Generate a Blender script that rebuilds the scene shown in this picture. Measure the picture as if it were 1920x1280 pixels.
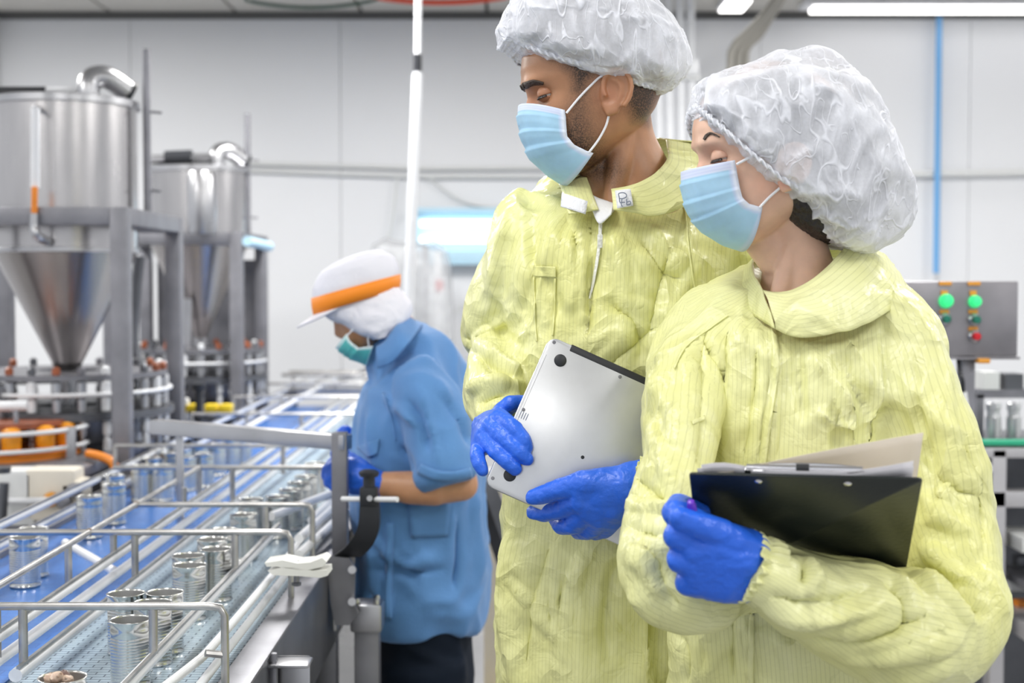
import bpy, bmesh, math, random
import numpy as np
from mathutils import Vector, Matrix
from mathutils.bvhtree import BVHTree

for _o in list(bpy.data.objects):
    bpy.data.objects.remove(_o)
SC = bpy.context.scene
COL = SC.collection
random.seed(7)

# ------------------------------------------------------------------ camera
CAM_Z, FPX = 1.40, 2666.67
PITCH = math.atan(110.0 / FPX)
cd = bpy.data.cameras.new('camera')
cd.sensor_width = 36.0
cd.lens = 50.0
cd.clip_start = 0.05
cd.dof.use_dof = True
cd.dof.focus_distance = 1.86
cd.dof.aperture_fstop = 4.5
cam = bpy.data.objects.new('camera', cd)
COL.objects.link(cam)
cam.location = (0, 0, CAM_Z)
cam.rotation_euler = (math.pi / 2 - PITCH, 0, 0)
SC.camera = cam

# ------------------------------------------------------------------ world, lights, exposure
wd = bpy.data.worlds.new('world')
SC.world = wd
wd.use_nodes = True
wd.node_tree.nodes['Background'].inputs[0].default_value = (0.93, 0.96, 1.0, 1)
wd.node_tree.nodes['Background'].inputs[1].default_value = 0.56
SC.view_settings.view_transform = 'Standard'
SC.view_settings.look = 'None'
SC.view_settings.gamma = 1.0
SC.view_settings.use_curve_mapping = False
SC.view_settings.exposure = 0.50
SC.cycles.use_adaptive_sampling = True
SC.cycles.adaptive_threshold = 0.02
SC.cycles.max_bounces = 6
SC.cycles.diffuse_bounces = 3
SC.cycles.glossy_bounces = 3
SC.cycles.transmission_bounces = 2
SC.cycles.transparent_max_bounces = 8
SC.cycles.caustics_reflective = False
SC.cycles.caustics_refractive = False
ROOM_H = 2.81
WALL_Y = 7.5


def ceiling_lamp_light(x, y, power, sx=0.35, sy=1.25, col=(1.0, 0.985, 0.95)):
    l = bpy.data.lights.new('tube_light', 'AREA')
    l.shape = 'RECTANGLE'
    l.size, l.size_y = sx, sy
    l.energy = power
    l.color = col
    o = bpy.data.objects.new('tube_light', l)
    o.location = (x, y, ROOM_H - 0.10)
    COL.objects.link(o)
    return o


# rows of fluorescent ceiling fixtures (their housings are built with the ceiling)
LAMPS = [(-2.6, 0.2, 16), (-2.6, 2.6, 22), (-2.6, 5.2, 48), (-0.6, -1.2, 12), (-0.6, 1.3, 16), (-0.6, 4.9, 40),
         (1.5, 0.3, 20), (1.5, 2.7, 19), (1.5, 5.4, 34), (3.6, 1.2, 20), (3.6, 5.0, 24)]
for _x, _y, _p in LAMPS:
    ceiling_lamp_light(_x, _y, _p)


# ------------------------------------------------------------------ pixel <-> world
def P(px, py, Y):
    dx, dy = (px - 960.0) / FPX, (640.0 - py) / FPX
    d = Vector((dx, math.cos(PITCH) + dy * math.sin(PITCH), -math.sin(PITCH) + dy * math.cos(PITCH)))
    d *= Y / d.y
    return d + Vector((0, 0, CAM_Z))


def ray(px, py):
    return (P(px, py, 1.0) - Vector((0, 0, CAM_Z))).normalized()


def on_plane_z(px, py, z):
    d = ray(px, py)
    return d * ((z - CAM_Z) / d.z) + Vector((0, 0, CAM_Z))


def proj(v):
    v = np.asarray(v, float) - np.array([0, 0, CAM_Z])
    F = np.array([0, math.cos(PITCH), -math.sin(PITCH)])
    U = np.array([0, math.sin(PITCH), math.cos(PITCH)])
    d = v @ F
    return np.stack([960 + FPX * v[:, 0] / d, 640 - FPX * (v @ U) / d], 1)


# ------------------------------------------------------------------ materials
def mat(name, col, rough=0.5, metal=0.0, bump=0.0, bscale=40.0, vary=0.0, vscale=6.0, spec=0.5, stretch=None,
        emit=None, estr=0.0, sss=0.0, alpha=None, sheen=0.0, coat=0.0, rvary=0.0):
    m = bpy.data.materials.new(name)
    m.use_nodes = True
    nt = m.node_tree
    b = nt.nodes['Principled BSDF']
    b.inputs['Base Color'].default_value = (*col, 1)
    b.inputs['Roughness'].default_value = rough
    b.inputs['Metallic'].default_value = metal
    b.inputs['Specular IOR Level'].default_value = spec
    if sheen:
        b.inputs['Sheen Weight'].default_value = sheen
    if coat:
        b.inputs['Coat Weight'].default_value = coat
    if sss:
        b.inputs['Subsurface Weight'].default_value = sss
        b.inputs['Subsurface Radius'].default_value = (0.012, 0.005, 0.003)
        b.inputs['Subsurface Scale'].default_value = 1.0
    if emit:
        b.inputs['Emission Color'].default_value = (*emit, 1)
        b.inputs['Emission Strength'].default_value = estr
    if alpha is not None:
        b.inputs['Alpha'].default_value = alpha
    tc = nt.nodes.new('ShaderNodeTexCoord')
    mp = nt.nodes.new('ShaderNodeMapping')
    nt.links.new(tc.outputs['Object'], mp.inputs[0])
    if stretch:
        mp.inputs['Scale'].default_value = stretch
    if vary or rvary:
        n = nt.nodes.new('ShaderNodeTexNoise')
        n.inputs['Scale'].default_value = vscale
        n.inputs['Detail'].default_value = 5
        nt.links.new(mp.outputs[0], n.inputs['Vector'])
        if vary:
            r = nt.nodes.new('ShaderNodeValToRGB')
            r.color_ramp.elements[0].position = 0.3
            r.color_ramp.elements[1].position = 0.7
            r.color_ramp.elements[0].color = (*[c * (1 - vary) for c in col], 1)
            r.color_ramp.elements[1].color = (*[min(1, c * (1 + vary)) for c in col], 1)
            nt.links.new(n.outputs['Fac'], r.inputs[0])
            nt.links.new(r.outputs[0], b.inputs['Base Color'])
        if rvary:
            mr = nt.nodes.new('ShaderNodeMapRange')
            mr.inputs['To Min'].default_value = max(0.02, rough - rvary)
            mr.inputs['To Max'].default_value = rough + rvary
            nt.links.new(n.outputs['Fac'], mr.inputs[0])
            nt.links.new(mr.outputs[0], b.inputs['Roughness'])
    if bump:
        n2 = nt.nodes.new('ShaderNodeTexNoise')
        n2.inputs['Scale'].default_value = bscale
        n2.inputs['Detail'].default_value = 4
        nt.links.new(mp.outputs[0], n2.inputs['Vector'])
        bp = nt.nodes.new('ShaderNodeBump')
        bp.inputs['Strength'].default_value = bump
        bp.inputs['Distance'].default_value = 0.01
        nt.links.new(n2.outputs['Fac'], bp.inputs['Height'])
        nt.links.new(bp.outputs[0], b.inputs['Normal'])
    return m


M = {}
M['wall'] = mat('wall_paint', (0.80, 0.81, 0.84), 0.45, vary=0.015, vscale=1.5)
M['ceil'] = mat('ceiling_panel', (0.62, 0.60, 0.56), 0.6, vary=0.05, vscale=2)
M['joint'] = mat('dark_joint', (0.10, 0.10, 0.10), 0.7)
M['floor'] = mat('floor_concrete', (0.33, 0.33, 0.34), 0.25, vary=0.12, vscale=2.2, bump=0.05, rvary=0.1)
M['steel'] = mat('brushed_steel', (0.50, 0.50, 0.52), 0.30, 1.0, vary=0.10, vscale=9, rvary=0.08, bump=0.02, bscale=30)
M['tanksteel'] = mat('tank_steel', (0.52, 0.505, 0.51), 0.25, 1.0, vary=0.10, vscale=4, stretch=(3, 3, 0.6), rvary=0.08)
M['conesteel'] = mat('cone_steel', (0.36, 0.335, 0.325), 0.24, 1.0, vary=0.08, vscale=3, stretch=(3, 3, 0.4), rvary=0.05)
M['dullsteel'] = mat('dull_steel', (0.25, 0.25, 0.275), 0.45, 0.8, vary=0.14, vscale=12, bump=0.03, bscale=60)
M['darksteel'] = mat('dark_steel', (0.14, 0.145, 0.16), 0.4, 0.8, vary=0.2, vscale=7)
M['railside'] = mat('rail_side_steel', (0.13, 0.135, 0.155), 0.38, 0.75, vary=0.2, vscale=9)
M['wire'] = mat('rail_wire_steel', (0.50, 0.49, 0.48), 0.33, 0.9, vary=0.18, vscale=30)
M['weld'] = mat('weld_bead', (0.20, 0.14, 0.10), 0.5, 0.7, vary=0.3, vscale=200)
M['whiteplastic'] = mat('white_plastic', (0.78, 0.79, 0.82), 0.35, vary=0.03, vscale=20)
M['clampwhite'] = mat('clamp_plastic', (0.82, 0.82, 0.79), 0.4)
M['blackplastic'] = mat('black_plastic', (0.018, 0.02, 0.026), 0.38)
M['rubber'] = mat('black_rubber', (0.02, 0.022, 0.028), 0.5)
M['tin'] = mat('can_tin', (0.74, 0.74, 0.71), 0.17, 1.0, vary=0.05, vscale=25)
M['tininside'] = mat('can_inside', (0.62, 0.62, 0.62), 0.38, 0.85)
M['orange'] = mat('orange_plastic', (0.85, 0.26, 0.02), 0.35, vary=0.1, vscale=20)
M['orangecup'] = mat('amber_cup', (0.90, 0.36, 0.02), 0.3, vary=0.12, vscale=18)
M['rust'] = mat('orange_red_plate', (0.30, 0.085, 0.035), 0.45, vary=0.3, vscale=30)
M['yellow'] = mat('yellow_mark', (0.85, 0.62, 0.03), 0.45)
M['beige'] = mat('beige_block', (0.72, 0.67, 0.58), 0.5, vary=0.06)
M['green'] = mat('green_strip', (0.03, 0.45, 0.25), 0.45)
M['bluepipe'] = mat('blue_hose', (0.16, 0.42, 0.78), 0.4)
M['greyconduit'] = mat('grey_conduit', (0.72, 0.73, 0.73), 0.4)
M['dkconduit'] = mat('taupe_conduit', (0.42, 0.40, 0.36), 0.5)
M['redhose'] = mat('red_hose', (0.75, 0.07, 0.02), 0.35)
M['greenhose'] = mat('dark_green_hose', (0.05, 0.10, 0.075), 0.4)
M['panelbox'] = mat('panel_steel', (0.27, 0.26, 0.28), 0.36, 0.7, vary=0.16, vscale=8, rvary=0.1)
M['lampblue'] = mat('lamp_housing', (0.50, 0.74, 0.90), 0.4)
M['glow'] = mat('lit_tube', (1, 1, 1), 0.4, emit=(0.86, 0.97, 1.0), estr=1.6)
M['ceilglow'] = mat('ceiling_tube', (1, 1, 1), 0.4, emit=(1.0, 0.98, 0.95), estr=3.0)
M['greenlit'] = mat('green_lit_lens', (0.02, 0.5, 0.15), 0.3, emit=(0.05, 0.85, 0.28), estr=0.55)
M['greendark'] = mat('green_button', (0.01, 0.16, 0.11), 0.3)
M['redbtn'] = mat('red_button', (0.55, 0.01, 0.02), 0.3)
M['taglabel'] = mat('orange_tag', (0.70, 0.30, 0.03), 0.5)


def film_mat():
    m = mat('clear_film', (0.74, 0.75, 0.78), 0.22, vary=0.12, vscale=14, bump=0.7, bscale=14)
    m.node_tree.nodes['Principled BSDF'].inputs['Alpha'].default_value = 0.5
    return m


M['film'] = film_mat()
M['cabinet'] = mat('cabinet_grey', (0.34, 0.35, 0.37), 0.5)


# ------------------------------------------------------------------ mesh helpers
def tag(o, label=None, cat=None, group=None, kind=None):
    if label:
        o['label'] = label
    if cat:
        o['category'] = cat
    if group:
        o['group'] = group
    if kind:
        o['kind'] = kind
    return o


def mk(name, v, f, m=None, parent=None, smooth=True, auto=None):
    me = bpy.data.meshes.new(name)
    me.from_pydata([tuple(x) for x in v], [], [tuple(x) for x in f])
    me.update()
    o = bpy.data.objects.new(name, me)
    COL.objects.link(o)
    if m is not None:
        me.materials.append(M[m] if isinstance(m, str) else m)
    if smooth:
        me.polygons.foreach_set('use_smooth', [True] * len(me.polygons))
        if auto:
            try:
                me.set_sharp_from_angle(angle=math.radians(auto))
            except Exception:
                pass
    if parent is not None:
        o.parent = parent
        o.matrix_parent_inverse = parent_world(parent).inverted()
    return o


def parent_world(p):
    m = p.matrix_basis.copy()
    q = p
    while q.parent is not None:
        m = q.parent.matrix_basis @ q.matrix_parent_inverse @ m if False else q.parent.matrix_basis @ (q.matrix_parent_inverse @ m)
        q = q.parent
    return m


def empty(name, loc, label=None, cat=None, group=None, kind=None):
    o = bpy.data.objects.new(name, None)
    o.empty_display_size = 0.05
    COL.objects.link(o)
    o.location = loc
    return tag(o, label, cat, group, kind)


class MB:
    """collects shapes into one mesh"""
    def __init__(s):
        s.v, s.f = [], []

    def add(s, v, f):
        n = len(s.v)
        s.v += [Vector(x) for x in v]
        s.f += [tuple(i + n for i in q) for q in f]
        return s

    def box(s, c, size, rot=None, bev=0.0):
        bm = bmesh.new()
        bmesh.ops.create_cube(bm, size=1)
        bmesh.ops.scale(bm, vec=Vector(size), verts=bm.verts)
        if bev:
            bmesh.ops.bevel(bm, geom=list(bm.edges), offset=bev, segments=2, affect='EDGES', profile=0.6)
        mt = Matrix.Translation(Vector(c)) @ (rot.to_4x4() if rot is not None else Matrix.Identity(4))
        bm.transform(mt)
        bm.verts.index_update()
        s.add([v.co.copy() for v in bm.verts], [[v.index for v in f.verts] for f in bm.faces])
        bm.free()
        return s

    def tube(s, pts, r, n=12, caps=True, closed=False):
        pts = [Vector(p) for p in pts]
        k = len(pts)
        rr = r if isinstance(r, (list, tuple)) else [r] * k
        rings = []
        up = None
        for i in range(k):
            if closed:
                t = pts[(i + 1) % k] - pts[i - 1]
            else:
                t = pts[min(i + 1, k - 1)] - pts[max(i - 1, 0)]
            t.normalize()
            if up is None:
                up = Vector((0, 0, 1)) if abs(t.z) < 0.9 else Vector((1, 0, 0))
            a = up - t * up.dot(t)
            if a.length < 1e-6:
                a = t.orthogonal()
            a.normalize()
            b = t.cross(a)
            up = a
            rings.append([pts[i] + (a * math.cos(2 * math.pi * j / n) + b * math.sin(2 * math.pi * j / n)) * rr[i] for j in range(n)])
        v = [x for q in rings for x in q]
        f = []
        for i in range(k if closed else k - 1):
            i2 = (i + 1) % k
            for j in range(n):
                f.append((i * n + j, i * n + (j + 1) % n, i2 * n + (j + 1) % n, i2 * n + j))
        if caps and not closed:
            f.append(tuple(range(n))[::-1])
            f.append(tuple((k - 1) * n + j for j in range(n)))
        return s.add(v, f)

    def lathe(s, prof, c=(0, 0, 0), axis=None, n=32, caps=True):
        """prof: [(r, h)] along axis (default z)"""
        c = Vector(c)
        q = Matrix.Identity(3)
        if axis is not None:
            q = Vector((0, 0, 1)).rotation_difference(Vector(axis).normalized()).to_matrix()
        v, f = [], []
        for r, h in prof:
            for j in range(n):
                a = 2 * math.pi * j / n
                v.append(c + q @ Vector((r * math.cos(a), r * math.sin(a), h)))
        for i in range(len(prof) - 1):
            for j in range(n):
                f.append((i * n + j, i * n + (j + 1) % n, (i + 1) * n + (j + 1) % n, (i + 1) * n + j))
        if caps:
            f.append(tuple(range(n))[::-1])
            f.append(tuple((len(prof) - 1) * n + j for j in range(n)))
        return s.add(v, f)

    def hull(s, spheres, n=10):
        """convex hull of spheres [(centre, r)]"""
        bm = bmesh.new()
        for c, r in spheres:
            c = Vector(c)
            for i in range(n + 1):
                th = math.pi * i / n
                mseg = 1 if i in (0, n) else n + 4
                for j in range(mseg):
                    ph = 2 * math.pi * j / mseg
                    bm.verts.new(c + Vector((math.sin(th) * math.cos(ph), math.sin(th) * math.sin(ph), math.cos(th))) * r)
        bmesh.ops.convex_hull(bm, input=list(bm.verts))
        for v in [v for v in bm.verts if not v.link_faces]:
            bm.verts.remove(v)
        bm.verts.index_update()
        s.add([v.co.copy() for v in bm.verts], [[v.index for v in f.verts] for f in bm.faces])
        bm.free()
        return s

    def ell(s, c, r, rot=None, n=20):
        c = Vector(c)
        v, f = [], []
        q = rot if rot is not None else Matrix.Identity(3)
        for i in range(n + 1):
            th = math.pi * i / n
            for j in range(n):
                ph = 2 * math.pi * j / n
                v.append(c + q @ Vector((r[0] * math.sin(th) * math.cos(ph), r[1] * math.sin(th) * math.sin(ph), r[2] * math.cos(th))))
        for i in range(n):
            for j in range(n):
                f.append((i * n + j, (i + 1) * n + j, (i + 1) * n + (j + 1) % n, i * n + (j + 1) % n))
        return s.add(v, f)

    def grid(s, rows, closed=False):
        """rows: list of equal-length point lists"""
        n, m = len(rows), len(rows[0])
        v = [p for r in rows for p in r]
        f = []
        for i in range(n - 1):
            for j in range(m if closed else m - 1):
                f.append((i * m + j, i * m + (j + 1) % m, (i + 1) * m + (j + 1) % m, (i + 1) * m + j))
        return s.add(v, f)

    def loft(s, rings):
        n = len(rings[0])
        k = len(rings)
        s0 = len(s.v)
        s.grid(rings, closed=True)
        s.f.append(tuple(s0 + j for j in range(n))[::-1])
        s.f.append(tuple(s0 + (k - 1) * n + j for j in range(n)))
        return s

    def build(s, name, m=None, parent=None, smooth=True, auto=40):
        return mk(name, s.v, s.f, m, parent, smooth, auto)


def bx(name, c, size, m, parent=None, rot=None, bev=0.004):
    return MB().box(c, size, rot, bev).build(name, m, parent)


def tb(name, pts, r, m, parent=None, n=12):
    return MB().tube(pts, r, n).build(name, m, parent)


def cyl(name, a, b, r, m, parent=None, n=20):
    return MB().tube([a, b], r, n).build(name, m, parent)


def smoothline(pts, sub=6):
    """Catmull-Rom through points (Vectors)"""
    p = [Vector(x) for x in pts]
    out = []
    for i in range(len(p) - 1):
        a, b, c, d = p[max(i - 1, 0)], p[i], p[i + 1], p[min(i + 2, len(p) - 1)]
        for k in range(sub):
            t = k / sub
            out.append(0.5 * ((2 * b) + (c - a) * t + (2 * a - 5 * b + 4 * c - d) * t * t + (3 * b - a - 3 * c + d) * t ** 3))
    out.append(p[-1].copy())
    return out


def copy_tree(o, parent=None):
    c = o.copy()
    COL.objects.link(c)
    c.parent = parent
    for ch in list(o.children):
        copy_tree(ch, c)
    return c
# ================================================================== the setting
def slab(name, x0, x1, y0, y1, z0, z1, m, kind='structure', parent=None, bev=0.0):
    o = bx(name, ((x0 + x1) / 2, (y0 + y1) / 2, (z0 + z1) / 2), (x1 - x0, y1 - y0, z1 - z0), m, parent, bev=bev)
    if kind:
        o['kind'] = kind
    return o


floor = slab('floor', -4.2, 4.6, -2.2, WALL_Y + 0.2, -0.1, 0.0, 'floor')
tag(floor, 'smooth grey concrete factory floor')
wb = slab('wall_back', -4.2, 4.6, WALL_Y + 0.03, WALL_Y + 0.2, 0, ROOM_H, 'joint')
tag(wb, 'white insulated panel wall behind the machines')
x = -4.2
while x < 4.59:
    x2 = min(x + 1.1, 4.6)
    slab('wall_panel', x + 0.0015, x2 - 0.0015, WALL_Y, WALL_Y + 0.05, 0, ROOM_H, 'wall', None, wb)
    x += 1.1
ce = slab('ceiling', -4.2, 4.6, -2.2, WALL_Y + 0.2, ROOM_H + 0.03, ROOM_H + 0.12, 'joint')
tag(ce, 'grey panelled ceiling with dark joints')
x = -4.2 + 0.14
k = 0
while x < 4.5:
    x2 = min(x + 0.655, 4.6)
    slab('ceiling_panel', x + 0.009, x2 - 0.009, -2.2, WALL_Y, ROOM_H, ROOM_H + 0.05, 'ceil', None, ce)
    x += 0.655
t = slab('trim_1', -4.2, 4.6, WALL_Y - 0.035, WALL_Y, ROOM_H - 0.035, ROOM_H, 'joint')
tag(t, 'dark trim strip where the white wall meets the ceiling')
t = slab('trim_2', -2.80, -2.675, WALL_Y - 0.10, WALL_Y, 0, ROOM_H - 0.035, 'greyconduit')
tag(t, 'grey corner column at the left edge of the wall')
t = slab('trim_3', -4.2, 4.6, WALL_Y - 0.02, WALL_Y, 0, 0.10, 'greyconduit')
tag(t, 'grey kick strip along the foot of the wall')
t = slab('trim_4', -1.3, 1.2, 4.35, 4.45, 0.0, 0.004, 'yellow')
tag(t, 'yellow painted safety line on the concrete floor')

# ceiling fixtures (housing + two tubes each), the light itself sits under the tubes
n = 0
for (lx, ly, lp) in LAMPS:
    row = {-2.6: 'above the hoppers', -0.6: 'above the can conveyor', 1.5: 'above the two yellow coveralls', 3.6: 'right of the machine rack'}[lx]
    far = 'nearest the back wall' if ly > 4 else ('midway down the row' if ly > 2 else ('at the camera end' if ly > 0 and lx != -0.6 else ('above the near belt' if ly > 0 else 'behind the camera')))
    e = empty('ceiling_lamp', (lx, ly, ROOM_H), 'white fluorescent ceiling fixture %s, %s' % (row, far), 'lamp', 'fluorescent ceiling fixtures')
    bx('housing', (lx, ly, ROOM_H - 0.022), (0.34, 1.24, 0.04), 'whiteplastic', e)
    for s in (-0.08, 0.08):
        cyl('tube', (lx + s, ly - 0.58, ROOM_H - 0.06), (lx + s, ly + 0.58, ROOM_H - 0.06), 0.013, 'ceilglow', e, 10)
    n += 1
# long fixture close to the wall at the upper right of the picture
e = empty('wall_side_lamp', (2.3, 7.2, ROOM_H), 'long white fluorescent fixture at ceiling beside the blue hose', 'lamp')
bx('housing', (2.35, 7.19, ROOM_H - 0.018), (1.80, 0.17, 0.03), 'whiteplastic', e)
for q in (7.15, 7.23):
    cyl('tube', (1.50, q, ROOM_H - 0.045), (3.20, q, ROOM_H - 0.045), 0.012, 'ceilglow', e, 10)
e = empty('round_ceiling_lamp', tuple(P(1375, 8, 7.1)), 'small flat white lamp on ceiling between the pipe bundles', 'lamp')
q = P(1375, 8, 7.2)
bx('housing', (q.x, 7.15, ROOM_H - 0.015), (0.14, 0.3, 0.028), 'whiteplastic', e)
bx('diffuser', (q.x, 7.15, ROOM_H - 0.034), (0.12, 0.28, 0.010), 'ceilglow', e)

# hoses slung below the ceiling
def hose(name, a, b, sag, r, m, label, Y):
    A, B_ = P(*a, Y), P(*b, Y)
    pts = []
    for i in range(21):
        u = i / 20
        p = A.lerp(B_, u)
        p.z -= sag * 4 * u * (1 - u)
        pts.append(p)
    pts = [pts[0] + Vector((-0.05, 0.05, 0.25))] + pts + [pts[-1] + Vector((0.05, 0.05, 0.25))]
    o = tb(name, pts, r, m)
    tag(o, label, 'hose')


hose('green_hose', (462, 1), (705, 0), 0.034, 0.009, 'greenhose', 'dark green hose sagging below the ceiling', 6.9)
hose('red_hose', (700, -6), (960, -8), 0.03, 0.013, 'redhose', 'bright red hose looped just under the ceiling', 6.9)

# conduits on the wall
YC = WALL_Y - 0.03
def conduit(name, pts, r, m, label, Y=YC, sub=0):
    q = [P(a, b, Y) for a, b in pts]
    if sub:
        q = smoothline(q, sub)
    o = tb(name, q, r, m)
    return tag(o, label, 'conduit')


conduit('wall_conduit', [(455, 306), (640, 311), (800, 316), (1300, 313)], 0.011, 'greyconduit', 'upper thin grey conduit running across the wall behind the man')
conduit('wall_conduit', [(455, 319), (640, 326), (800, 331), (1300, 331)], 0.011, 'greyconduit', 'lower thin grey conduit running across the wall behind the man')
conduit('wall_conduit', [(1640, 328), (1960, 323)], 0.020, 'greyconduit', 'thick grey conduit crossing the wall right of the hairnets')
conduit('cable', [(800, 330), (850, 368), (900, 386), (960, 388)], 0.006, 'greyconduit', 'thin loose cable hanging to the insect lamp', sub=5)
conduit('cable', [(745, 330), (735, 420), (728, 446)], 0.007, 'greyconduit', 'thin cable dropping to the film wrapped machine', sub=5)
conduit('cable', [(850, 590), (905, 540), (935, 515)], 0.005, 'greyconduit', 'thin cable slanting down the wall under the insect lamp')
for i, px in enumerate((1232, 1252, 1274, 1294)):
    where = ('leftmost', 'second', 'third', 'rightmost')[i]
    a, b = P(px, -12, 6.9), P(px + 4, 330, 6.9)
    a.z = ROOM_H
    o = cyl('wall_pipe', a, b, 0.021, 'whiteplastic')
    o.location.y += 0.0
    tag(o, '%s of the four white vertical pipes behind the two hairnets' % where, 'pipe', 'white vertical pipes')
o = bx('junction_box', tuple(P(1293, 127, 6.87)), (0.085, 0.06, 0.08), 'whiteplastic', bev=0.008)
tag(o, 'small square junction box on the white vertical pipes', 'box')
o = bx('pipe_bracket', tuple(P(1268, 146, 6.87)), (0.24, 0.02, 0.018), 'greyconduit')
tag(o, 'flat bracket strapping the white vertical pipes together', 'bracket')
for i, dx in enumerate((0, 14, 28)):
    pts = [(1456 + dx * .4, -3), (1430 + dx * .6, 30), (1396 + dx, 66), (1376 + dx * .95, 88), (1369 + dx, 128), (1368 + dx, 330)]
    q = smoothline([P(a, b, 7.0 + 0.05 * i) for a, b in pts], 6)
    q[0].z = ROOM_H
    o = tb('bent_conduit', q, 0.019, 'dkconduit')
    tag(o, '%s of three taupe conduits bending down from the ceiling' % ('left', 'middle', 'right')[i], 'conduit', 'bent taupe conduits')
a, b = P(1761, 24, 7.44), P(1755, 512, 7.44)
a.z = ROOM_H - .036
o = cyl('blue_air_hose', a, b, 0.016, 'bluepipe')
tag(o, 'straight blue air hose hanging down the wall', 'hose')
# white drop pole behind the worker
e = empty('drop_pole', tuple(P(760, 760, 5.0)), 'white leaning plastic pole with black coupling reaching the ceiling', 'pole')
a, b, c = P(787, -210, 5.0), P(783, 140, 5.0), P(757, 800, 5.0)
a.z = ROOM_H
cyl('upper_tube', a, b, 0.0125, 'whiteplastic', e)
cyl('lower_tube', P(783, 138, 5.0), c, 0.019, 'whiteplastic', e)
cyl('coupling', P(783, 102, 5.0), P(783, 134, 5.0), 0.0150, 'blackplastic', e)

# insect lamp on the wall
e = empty('insect_lamp', tuple(P(880, 445, WALL_Y)), 'pale blue wall lamp with two glowing white tubes', 'lamp')
q = P(885, 442, WALL_Y - 0.05)
bx('backplate', (q.x, WALL_Y - 0.025, q.z), (0.60, 0.05, 0.29), 'lampblue', e, bev=0.008)
bx('tray', (q.x, WALL_Y - 0.065, q.z - 0.115), (0.60, 0.11, 0.075), 'lampblue', e, bev=0.008)
bx('hood', (q.x, WALL_Y - 0.055, q.z + 0.13), (0.60, 0.09, 0.03), 'lampblue', e, bev=0.008)
for py in (419, 449):
    z = P(880, py, WALL_Y - 0.08).z
    cyl('tube', (q.x - 0.27, WALL_Y - 0.075, z), (q.x + 0.27, WALL_Y - 0.075, z), 0.017, 'glow', e)

# film-wrapped machine standing by the wall
Yw = 6.9
e = empty('wrapped_machine', (P(770, 600, Yw).x, Yw, 0), 'grey machine wrapped in clear plastic film behind the capped worker', 'machine')
x0, x1 = P(690, 500, Yw).x, P(850, 500, Yw).x
zt = P(770, 455, Yw).z
rings = []
for zz, ins, r in ((0.45, 0.0, 0.05), (0.9, -0.006, 0.05), (zt - 0.35, 0.0, 0.05), (zt - 0.12, 0.01, 0.055), (zt - 0.03, 0.035, 0.06), (zt, 0.09, 0.06)):
    ring = []
    hw, hd = (x1 - x0) / 2 - ins, 0.22 - ins
    for j in range(40):
        a = 2 * math.pi * j / 40
        ca, sa = math.cos(a), math.sin(a)
        ex = 0.35
        ring.append(Vector(((x0 + x1) / 2 + hw * math.copysign(abs(ca) ** ex, ca) + random.uniform(-.006, .006),
                            Yw + hd * math.copysign(abs(sa) ** ex, sa) + random.uniform(-.006, .006), zz + 0.02 * math.sin(a * 2))))
    rings.append(ring)
MB().loft(rings).build('film_cover', 'film', e)
bx('cabinet', ((x0 + x1) / 2 - 0.06, Yw + .03, 0.78), (0.20, 0.28, 1.55), 'cabinet', e, bev=0.01)
bx('post', (x1 - 0.13, Yw - 0.1, 0.8), (0.03, 0.03, 1.55), 'dullsteel', e)
bx('post', (x1 - 0.07, Yw - 0.12, 0.8), (0.025, 0.03, 1.5), 'whiteplastic', e)
bx('gauge', (x1 - 0.06, Yw - 0.15, P(0, 535, Yw).z), (0.04, 0.03, 0.05), 'redbtn', e)
bx('base', ((x0 + x1) / 2, Yw, 0.225), (0.36, 0.38, 0.45), 'dullsteel', e, bev=0.01)

# ================================================================== can conveyor
BZ = 0.85
cv = empty('can_conveyor', (-0.72, 3.5, 0), 'long steel conveyor with blue and grey belts, white guide rails and wire gantries', 'conveyor')
Y0, Y1 = 1.05, 6.35


def belt_mat(name, col, col2, sx, sy, slot):
    m = bpy.data.materials.new(name)
    m.use_nodes = True
    nt = m.node_tree
    b = nt.nodes['Principled BSDF']
    b.inputs['Roughness'].default_value = 0.25
    tc = nt.nodes.new('ShaderNodeTexCoord')
    br = nt.nodes.new('ShaderNodeTexBrick')
    mp = nt.nodes.new('ShaderNodeMapping')
    mp.inputs['Scale'].default_value = (1, 1, 1)
    nt.links.new(tc.outputs['Object'], mp.inputs[0])
    nt.links.new(mp.outputs[0], br.inputs['Vector'])
    br.inputs['Color1'].default_value = (*col, 1)
    br.inputs['Color2'].default_value = (*[c * 0.93 for c in col], 1)
    br.inputs['Mortar'].default_value = (*col2, 1)
    br.inputs['Scale'].default_value = 1.0
    br.inputs['Mortar Size'].default_value = slot
    br.inputs['Brick Width'].default_value = sx
    br.inputs['Row Height'].default_value = sy
    br.inputs['Mortar Smooth'].default_value = 0.2
    # the joints across the belt show, the joints along it stay faint: a second noise breaks them up
    n = nt.nodes.new('ShaderNodeTexNoise')
    n.inputs['Scale'].default_value = 9
    n.inputs['Detail'].default_value = 4
    nt.links.new(tc.outputs['Object'], n.inputs['Vector'])
    mx = nt.nodes.new('ShaderNodeMix')
    mx.data_type = 'RGBA'
    mx.blend_type = 'OVERLAY'
    mx.inputs[0].default_value = 0.25
    nt.links.new(br.outputs['Color'], mx.inputs[6])
    nt.links.new(n.outputs['Fac'], mx.inputs[7])
    nt.links.new(mx.outputs[2], b.inputs['Base Color'])
    bp = nt.nodes.new('ShaderNodeBump')
    bp.inputs['Strength'].default_value = 0.4
    bp.inputs['Distance'].default_value = 0.002
    bp.invert = True
    nt.links.new(br.outputs['Fac'], bp.inputs['Height'])
    nt.links.new(bp.outputs[0], b.inputs['Normal'])
    return m


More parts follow.
